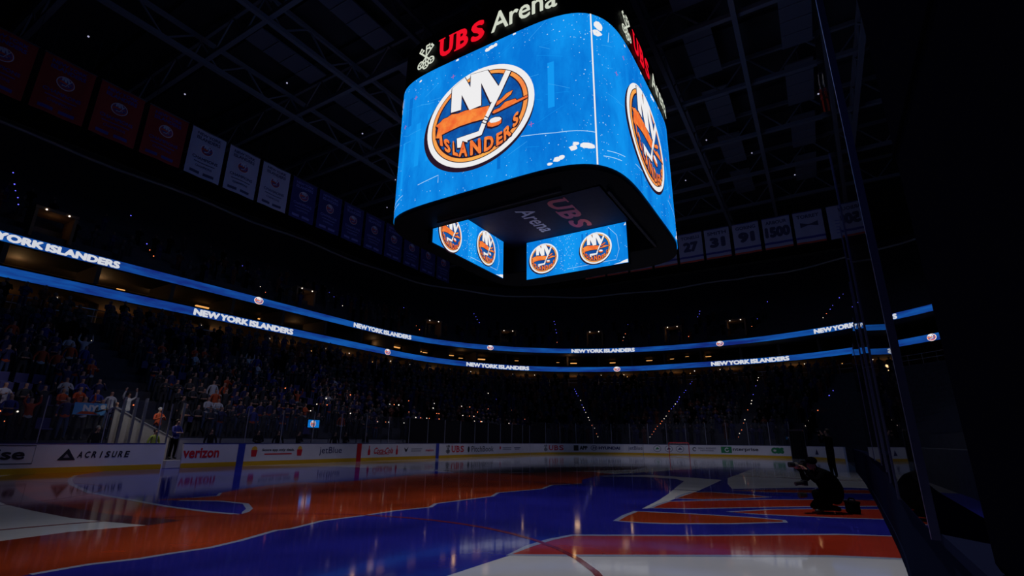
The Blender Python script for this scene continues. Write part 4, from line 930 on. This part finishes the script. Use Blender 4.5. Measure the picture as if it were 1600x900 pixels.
for i, x in enumerate((-8.6,-6.1,-4.9,-3.6,-1.0,-.2,1.5,5.6)):
    fine_person('person', 'dark dressed person standing behind the glass %s' % dark_lab[i], (x,14.05,0), rg.uniform(-.4,.4), ('down','folded')[i % 2], C_BK, C_BK)
# photographers on the near ice
def crouching():
    t = thing('photographer', 'photographer in black crouching on the ice with a long lens raised to the left', 'person', (-10.92,-11.70,0), math.radians(211))
    # local: -y is the way the lens points
    N = []; E = []
    def add(p, r, par=None):
        N.append((p, r)); 
        if par is not None: E.append((par, len(N)-1))
        return len(N)-1
    pel = add((0,.18,.30), (.23,.23)); bel = add((0,.13,.46), (.24,.22), pel); ch = add((0,.02,.64), (.23,.20), bel); up = add((0,-.07,.75), (.16,.13), ch)
    nk = add((0,-.15,.80), .06, up); hd = add((0,-.21,.88), (.08,.095), nk); ht = add((0,-.20,.96), (.07,.08), hd); add((0,-.31,.875), .014, hd)
    for s in (1, -1):
        sh = add((.19*s,-.08,.73), .075, up); el = add((.2*s,-.27,.58), .06, sh); w1 = add((.1*s,-.36,.76), .04, el); ha = add((.05*s,-.39 if s > 0 else -.48,.84), (.035,.03), w1)
        fingers(N, E, ha, (.05*s,-.39 if s > 0 else -.48,.84), (-.3*s,-.8,.4), s)
        hip = add((.11*s,.12,.27), .12, pel)
        if s > 0: kn = add((.17,-.32,.40), .085, hip); an = add((.16,-.20,.08), .055, kn); add((.17,-.36,.045), .045, an)
        else: kn = add((-.16,-.24,.10), .085, hip); an = add((-.15,.20,.08), .055, kn); add((-.15,.34,.05), .045, an)
    me = skin_mesh('body', N, E, 0, 2)
    for m in (C_BK, SKIN, SHOE): me.materials.append(m)
    for p in me.polygons:
        c = p.center
        p.material_index = 1 if (c.z > .80 and abs(c.x) < .12 and c.y < -.15) else (2 if c.z < .09 else 0)
    link(bpy.data.objects.new('body', me), t)
    mb = MB(); mb.sphere((0,-.185,.955), .1, C_BK, 14, (.95,1.1,.78)); mb.box((-.07,-.345,.925), (.07,-.25,.94), C_BK); mb.build('cap', t, smooth=False)
    k = thing('camera', 'black camera with long lens held up by the crouching photographer', 'camera', t.location, t.rotation_euler.z)
    CB = mat('camera_black', (.015,.015,.016), .35); RING = mat('lens_ring', (.35,.33,.30), .3, .6)
    mb = MB(); mb.box((-.075,-.40,.82), (.075,-.33,.93), CB); mb.box((-.03,-.40,.93), (.03,-.34,.96), CB); mb.box((-.085,-.42,.82), (-.05,-.33,.91), CB); mb.build('camera_body', k, bevel=.008)
    mb = MB(); mb.tube([(0,-.40,.875), (0,-.47,.876), (0,-.471,.876), (0,-.56,.878), (0,-.561,.878), (0,-.64,.88)], .04, CB, 16, radii=[.036,.036,.042,.042,.05,.05]); mb.build('lens', k)
    mb = MB(); mb.tube([(0,-.475,.876), (0,-.53,.877)], .046, RING, 16); mb.build('lens_ring', k)
    mb = MB(); mb.tube([(.07,-.36,.86), (.12,-.3,.7), (.05,-.28,.62), (-.1,-.3,.7), (-.07,-.36,.86)], .008, CB, 5); mb.build('strap', k)
    k2 = thing('camera', 'second black camera hanging at the crouching photographer knee', 'camera', t.location, t.rotation_euler.z)
    mb = MB(); mb.box((.0,-.46,.50), (.12,-.38,.60), CB); mb.build('camera_body', k2, bevel=.008); mb = MB(); mb.tube([(.06,-.46,.55), (.06,-.60,.53)], .038, CB, 12); mb.build('lens', k2)
    g = thing('camera_bag', 'black camera bag on the ice behind the crouching photographer', 'bag', t.location, t.rotation_euler.z)
    mb = MB(); mb.box((-.14,.40,.0), (.16,.54,.22), C_BK); mb.build('bag_body', g, bevel=.04); mb = MB(); mb.box((-.145,.395,.18), (.165,.545,.23), C_BK); mb.build('flap', g, bevel=.02); mb = MB(); mb.tube([(-.1,.47,.22), (-.05,.47,.27), (.08,.47,.27), (.12,.47,.22)], .015, C_BK, 6); mb.build('handle', g)
    b2 = thing('lens', 'black short lens held low in front of the crouching knees', 'lens', t.location, t.rotation_euler.z)
    mb = MB(); mb.tube([(.1,-.44,.33), (.1,-.5,.33), (.1,-.501,.33), (.1,-.58,.33)], .05, CB, 14, radii=[.045,.045,.055,.055]); mb.build('barrel', b2)
    return t
crouching()
stp = fine_person('photographer', 'person in black standing on the ice behind the crouching photographer', (.75,-11.95,0), math.radians(211), 'camera', C_BK, C_BK, sc=1.05)
c_ = thing('camera', 'small dark camera held to the standing person face', 'camera', (.75,-11.95,0), math.radians(211)); mb = MB(); mb.box((-.07,-.33,1.63), (.07,-.25,1.73), C_BK); mb.build('camera_body', c_, bevel=.008); mb = MB(); mb.tube([(0,-.33,1.68), (0,-.45,1.68)], .035, C_BK, 12); mb.build('lens', c_)

# ------------------------------------------------------------------ gate, tunnel and bench area behind the far boards
WALLW = mat('tunnel_white', (.5,.47,.42), .6); TRIM = mat('rail_pale', (.5,.5,.52), .35, .3)
def slab(name, label, cat, pts, y0, y1, m, **kw):
    """vertical slab whose outline is given in x and z"""
    n = len(pts); vs = [(x, y0, z) for x, z in pts]+[(x, y1, z) for x, z in pts]
    mb = MB(); mb.add(vs, [tuple(range(n)), tuple(range(n, 2*n))[::-1]]+[(i, i+n, (i+1) % n+n, (i+1) % n) for i in range(n)], m); o = mb.build(name)
    return tag(o, label, cat, **kw)
t = thing('tunnel_wall', 'white sloping side wall of the players tunnel beside the gate', 'wall', (-11.6,14.75,0))
mb = MB(); vs = [(x+11.6, y, z) for y in (0,.12) for x, z in ((-12.6,0), (-10.15,0), (-10.15,1.32), (-12.6,2.55))]; mb.add(vs, [(0,1,2,3), (7,6,5,4), (0,4,5,1), (1,5,6,2), (2,6,7,3), (3,7,4,0)], WALLW); mb.build('panel', t)
mb = MB(); mb.bar((-1.0,.06,2.57), (1.5,.06,1.34), .16, .05, TRIM); mb.build('handrail', t)
for i, (x, z) in enumerate(((-12.45,3.0), (-12.0,3.0), (-11.6,3.0), (-9.95,2.9))):
    tag((lambda m: (m.box((x-.05,14.3,0), (x+.05,14.4,z), BRIGHT), m.build('tunnel_post'))[1])(MB()), 'pale upright metal post %s of the players tunnel' % ('at the left end','second from the left','third from the left','right side, beside the official')[i], 'post', 'posts round the players tunnel')
t = thing('gate_step', 'white step block under the standing official in the gate', 'step', (-10.6,13.3,0)); mb = MB(); mb.box((-.35,-.3,0), (.35,.35,.355), mat('step_white', (.65,.63,.6), .5)); mb.build('block', t, bevel=.02)
mb = MB(); mb.box((-.33,-.28,.352), (.33,.33,.36), STEEL); mb.build('tread', t)
t = thing('gate_post', 'white end post of the open gate right of the boards', 'post', (-11.1,13.05,0)); mb = MB(); mb.box((-.05,-.06,0), (.02,.1,1.07), A_WHT); mb.box((-.03,-.02,1.07), (.02,.04,2.75), BRIGHT); mb.build('post', t)
spot('tunnel_lamp', (-11.2, 14.0, 5.2), (-11.3, 14.9, .6), 190, (1,.93,.8), 75, .7, .12)
for i in range(8):
    x = -8.9+i*2.25
    t = thing('bench_partition', 'low pale partition panel behind the penalty bench, %s' % ['above verizon','above the blue stripe','above the left fries box','above the app slogan','above jetBlue','above the red stripe','above the cola script','above the melon advert'][i], 'partition', (x,14.62,0), 0, 'bench partitions')
    mb = MB(); mb.box((-1.08,0,0), (1.08,.06,1.32), mat('partition_grey', (.28,.28,.34), .6)); mb.build('panel', t); mb = MB(); mb.box((-1.1,-.02,1.32), (1.1,.08,1.36), STEEL); mb.build('cap', t)
def monitor(x, y, z, w_, rz, label):
    t = thing('monitor', label, 'screen', (x,y,z), rz); mb = MB(); mb.box((-w_/2-.03,0,-.03), (w_/2+.03,.06,w_*.55+.03), BLACK); mb.build('casing', t)
    mb = MB(); mb.tube([(0,.03,-.03), (0,.03,-z+.0)], .03, STEEL, 6); mb.build('stand', t)
    f = Flat(); f.rect(-w_/2, 0, w_/2, w_*.55, LEDB if False else LEDS, 0); f.merge(SMALL, lambda u, v: (-w_*.05+u*w_*.24, w_*.27+v*w_*.24), 1); f.build('screen', lambda a, b, l: (a, -.004-l, b), t, .002)
monitor(-2.5, 14.3, 1.95, .8, 0, 'small lit monitor with the club logo above the left bench')
monitor(14.6, 14.6, 1.75, .7, 0, 'small lit monitor with the club logo above the right bench, left one')
monitor(22.3, 14.9, 1.75, .7, -.3, 'small lit monitor with the club logo at the far left corner')
# fan sign
t = thing('fan_sign', 'blue and white fan poster held above the glass left of the tunnel', 'sign', (-13.35,15.1,2.2), .05)
mb = MB(); mb.box((-.62,0,0), (.55,.02,.5), mat('poster_blue', (.1,.35,.7), .7)); mb.build('card', t)
f = Flat(); f.text('NY', -.3, .14, .25, .42, A_WHT, 1, .06); f.poly([(-.5,.03), (.3,.03), (.1,.13), (-.3,.16)], C_OR, 1); f.ell(.42, .36, .1, .1, A_WHT, 1, 12); f.build('print', lambda a, b, l: (a, -.003-l, b), t, .002)

# ------------------------------------------------------------------ small lights
def glow(n, col, st_): return emis(n, col, st_, sample=False)
G_W, G_O, G_B, G_A = glow('light_white', (1,.85,.7), 1.6), glow('light_red', (1,.22,.08), 1.5), glow('light_blue', (.12,.12,1), 1.8), glow('light_amber', (1,.5,.15), 1.2)
proto = {}
def dot(name, label, cat, group, loc, m, r):
    k = (name, m.name, round(r, 3))
    if k not in proto: mb = MB(); mb.sphere((0,0,0), r, m, 8, (1,1,.9)); o = mb.build(name); proto[k] = o
    else: o = proto[k].copy(); COL.objects.link(o)
    o.location = loc; tag(o, label, cat, group); return o
def aisle(a, b, za, zb, n, cols, where, p=.8, dz=.35):
    for i in range(n):
        t = (i+.5)/n
        if rg.random() > p: continue
        x = a[0]+(b[0]-a[0])*t+rg.uniform(-.08,.08); y = a[1]+(b[1]-a[1])*t+rg.uniform(-.08,.08)
        m = cols(t, rg.random()); dot('aisle_light', 'tiny glowing aisle step light on the stairs %s' % where, 'light', 'aisle lights %s' % where, (x, y, za+(zb-za)*t+dz), m, rg.uniform(.028,.05))
lowc = lambda t, r: (G_O if r < .75 else G_W) if t < .45 else (G_B if r < .8 else G_W)
for (A_, B_), n, wh, p_ in zip(AISLES, (22, 24, 20, 26, 16, 14, 14), ('left of the far goal', 'right of the far goal', 'above the green advert', 'round the far left corner', 'at mid far side', 'above the players gate', 'at the far right'), (.7, .85, .75, .6, .3, .35, .4)):
    aisle(A_, B_, 1.3, 8.1, n, lowc, wh, p_)
for nm, P_, z0, dz, rows_ in (('of the upper deck', [(-14,29.6,-14,36), (-6,29.6,-6.2,37), (3,29.6,3,38), (13,29.6,14,38), (22,28,26,36), (31,24,37,31), (37,17,46,22), (40,9,50,11), (41.3,1,52,1), (41,-6,51,-8), (40,-13,50,-17)], 13.6, .62, 10),):
    for i, (x0, y0, x1, y1) in enumerate(P_):
        aisle((x0,y0), (x1,y1), 13.4, 19.5, 9, lambda t, r: (G_O if r < .7 else G_W) if t < .35 else G_B, '%s, %s aisle' % (nm, ['leftmost','second','third','fourth','fifth','sixth','seventh','eighth','ninth','tenth','rightmost'][i]), .45)
# phone and hand lights low in the crowd
for i in range(46):
    k = rg.randrange(0, 5); x = rg.uniform(-2, 24); P = row_path(k); p = P.at(P.near(x, 30))[0]
    dot('phone_light', 'tiny phone light held in the dim lower crowd', 'light', 'phone lights in the far side crowd', (p.x, p.y-.3, row_z(k)+1.35), rg.choice((G_W, G_O, G_O, G_W)), rg.uniform(.03,.05))
for i in range(16):
    dot('phone_light', 'small reddish light in the dark crowd left of the tunnel', 'light', 'red lights in the left crowd', (rg.uniform(-16.3,-15.4), 15.6+rg.uniform(0,.8), rg.uniform(1.4,2.5)), rg.choice((G_O, G_O, G_W)), rg.uniform(.025,.045))
# downlights under the lower ribbon soffit and lamps in the suites
LOP = Path(rrect(44.6,30.4,25,24)); LOP2 = Path(rrect(46.8,32.8,25,25)); SUP = Path(rrect(44.5,31.4,26,27))
def around(P, step, fn):
    s = P.near(43,-14); 
    if s > P.L/2: s -= P.L
    e = P.near(-18,40); k = 0
    while s < e: fn(P.at(s)[0], P.at(s)[1], k); s += step; k += 1
PL = lambda p: 'at the left side' if p.x < 0 and p.y > 20 else ('at mid left' if p.x < 22 else ('round the far left bend' if p.y > 12 else 'at the far end'))
around(LOP, 3.1, lambda p, d, k: dot('downlight', 'small round downlight in the tan soffit under the lower ribbon', 'light', 'soffit downlights', (p.x, p.y, 10.08), G_W, .05))
around(LOP2, 4.3, lambda p, d, k: dot('downlight', 'small round downlight in the tan soffit under the lower ribbon', 'light', 'soffit downlights', (p.x, p.y, 10.08), G_A, .05) if rg.random() < .7 else None)
def suite_lamp(p, d, k):
    if rg.random() < .42: return
    o = bpy.data.objects.new('suite_lamp', SLM); COL.objects.link(o); o.location = (p.x+rg.uniform(-.8,.8), p.y+rg.uniform(-.4,1.2), 11.85+rg.uniform(-.1,.2)); o.rotation_euler = (0,0,math.atan2(d.y,d.x)); s_ = rg.uniform(.4,1.2); o.scale = (s_,s_,s_)
    tag(o, 'warm amber lamp inside the dark suites between the two ribbons', 'lamp', 'amber suite lamps')
mb = MB(); mb.box((-.45,-.1,-.05), (.45,.1,.05), glow('suite_amber', (1,.45,.12), .9)); tmp = mb.build('suite_lamp'); SLM = tmp.data; bpy.data.objects.remove(tmp)
around(SUP, 2.6, suite_lamp)
SB_ = mat('suite_divider', (.06,.045,.035), .8)
def divider(p, d, k):
    a = math.atan2(d.y, d.x)
    mb = MB(); mb.box((-.12,-2.4,0), (.12,.9,1.24), SB_); o = mb.build('suite_divider'); o.location = (p.x, p.y, 10.96); o.rotation_euler = (0,0,a+PI)
    o.location += Vector((0,0,0)); tag(o, 'dark dividing wall between two suites %s' % PL(p), 'wall', 'suite dividing walls')
around(Path(rrect(44.4,30.2,26,27)), 4.6, divider)
for i, (x, y) in enumerate(((-13.5,30.2), (-9,30.4), (-5,30.4), (0,30.4), (7,30.3), (17,29.8), (28,25.5), (38,15))): point('suite_glow', (x, y+.8, 11.75), 22 if i < 3 else 7, (1,.55,.22), .2)
# concourse columns and vomitory lights
for i, (x, y) in enumerate(((-9.2,30.6), (-1.5,30.6), (8,30.6), (20,29.8), (31,25), (39.5,17), (44,6), (44.2,-5))):
    t = thing('concourse_column', 'tan concourse column under the lower ribbon, %s' % ['nearest, at the left','second from the left','third from the left','fourth from the left','at the far left bend','past the far left bend','at the far end, left','at the far end, right'][i], 'column', (x, y, Z1+.02)); mb = MB(); mb.tube([(0,0,.1), (0,0,2.05)], .42, WARM, 20); mb.build('shaft', t, smooth=False); mb = MB(); mb.tube([(0,0,0), (0,0,.12)], .5, STEEL, 20); mb.build('base', t)
RL = mat('railing_pale', (.35,.33,.34), .35, .5)
mb = MB(); RPth = Path(rrect(41.4,27.2,24,23)); N = 180
for z in (.55, 1.0): mb.tube([(*RPth.at(RPth.L*i/N)[0], Z1+.02+z) for i in range(N)], .03, RL, 5, closed=True)
for i in range(N): p = RPth.at(RPth.L*i/N)[0]; mb.tube([(p.x,p.y,Z1+.02), (p.x,p.y,Z1+1.02)], .025, RL, 4)
tag(mb.build('concourse_railing'), 'thin pale railing along the back of the lower seats', 'railing')
# lit vomitories of the upper deck
VOM = mat('vomitory_tan', (.22,.13,.07), .85)
for i, (x, y, a) in enumerate(((-12.5,30.0,0), (7.5,30.6,0), (24.5,28.2,-.45), (34,23,-.85), (40.2,13,-1.25), (42.2,3,-1.5), (42,-4.6,-1.6))):
    t = thing('vomitory', 'small tan lit stair opening in the upper deck, %s' % ['far left','left of the scoreboard','under the scoreboard left side','below the left inner screen','below the right inner screen','right of the inner screens','under the numbered banners'][i], 'opening', (x, y, 13.6), a)
    for sx in (-1.03, 1.03): mb = MB(); mb.box((sx-.08,-.15,0), (sx+.08,1.6,1.9), VOM); mb.build('side_wall', t)
    mb = MB(); mb.box((-1.15,-.2,1.9), (1.15,1.6,2.1), VOM); mb.build('lintel', t); mb = MB(); mb.sphere((-.6,-.22,1.95), .06, G_W, 8); mb.build('lamp', t); mb = MB(); mb.sphere((.6,-.22,1.95), .06, G_W, 8); mb.build('lamp', t)
    point('vomitory_glow', (x, y+.5, 15.0), 1.2, (1,.6,.3), .1)
# roof fixtures
FX = mat('fixture_black', (.02,.02,.022), .5)
for i, (x, y) in enumerate([(-14,-7), (-12,8), (-9,0), (14,0), (-14,1), (9,2), (17,2), (18,-1), (-13,-4)]):
    z = 25.35 if i < 4 else 24.35 if i < 8 else 23.35
    t = thing('moving_head_light', 'black moving head stage light hung from the roof %s' % ['nearest on the right','left of the scoreboard','before the scoreboard','behind the scoreboard','upper left, aimed at the gate','behind the scoreboard, aimed left','behind the scoreboard, aimed at the corner','farthest, aimed at the end boards','aimed at the left crowd'][i], 'stage light', (x, y, z), 0)
    mb = MB(); mb.box((-.2,-.2,.25), (.2,.2,.5), FX); mb.tube([(0,0,.5), (0,0,27.9-z)], .04, FX, 6); mb.build('yoke_base', t); mb = MB(); mb.box((-.28,-.05,-.1), (-.22,.05,.3), FX); mb.box((.22,-.05,-.1), (.28,.05,.3), FX); mb.build('yoke', t)
for i, (x, y) in enumerate([(-15,24), (-9,24.5), (-6,17), (1,17), (8,20), (12,25), (20,-10), (16,-7), (22,-4), (26,-13), (14,-15)]):
    dot('roof_work_light', 'tiny pale light point among the roof trusses', 'light', 'tiny roof lights', (x, y, 25.2), glow('light_dim', (.35,.35,.5), 1), .06)
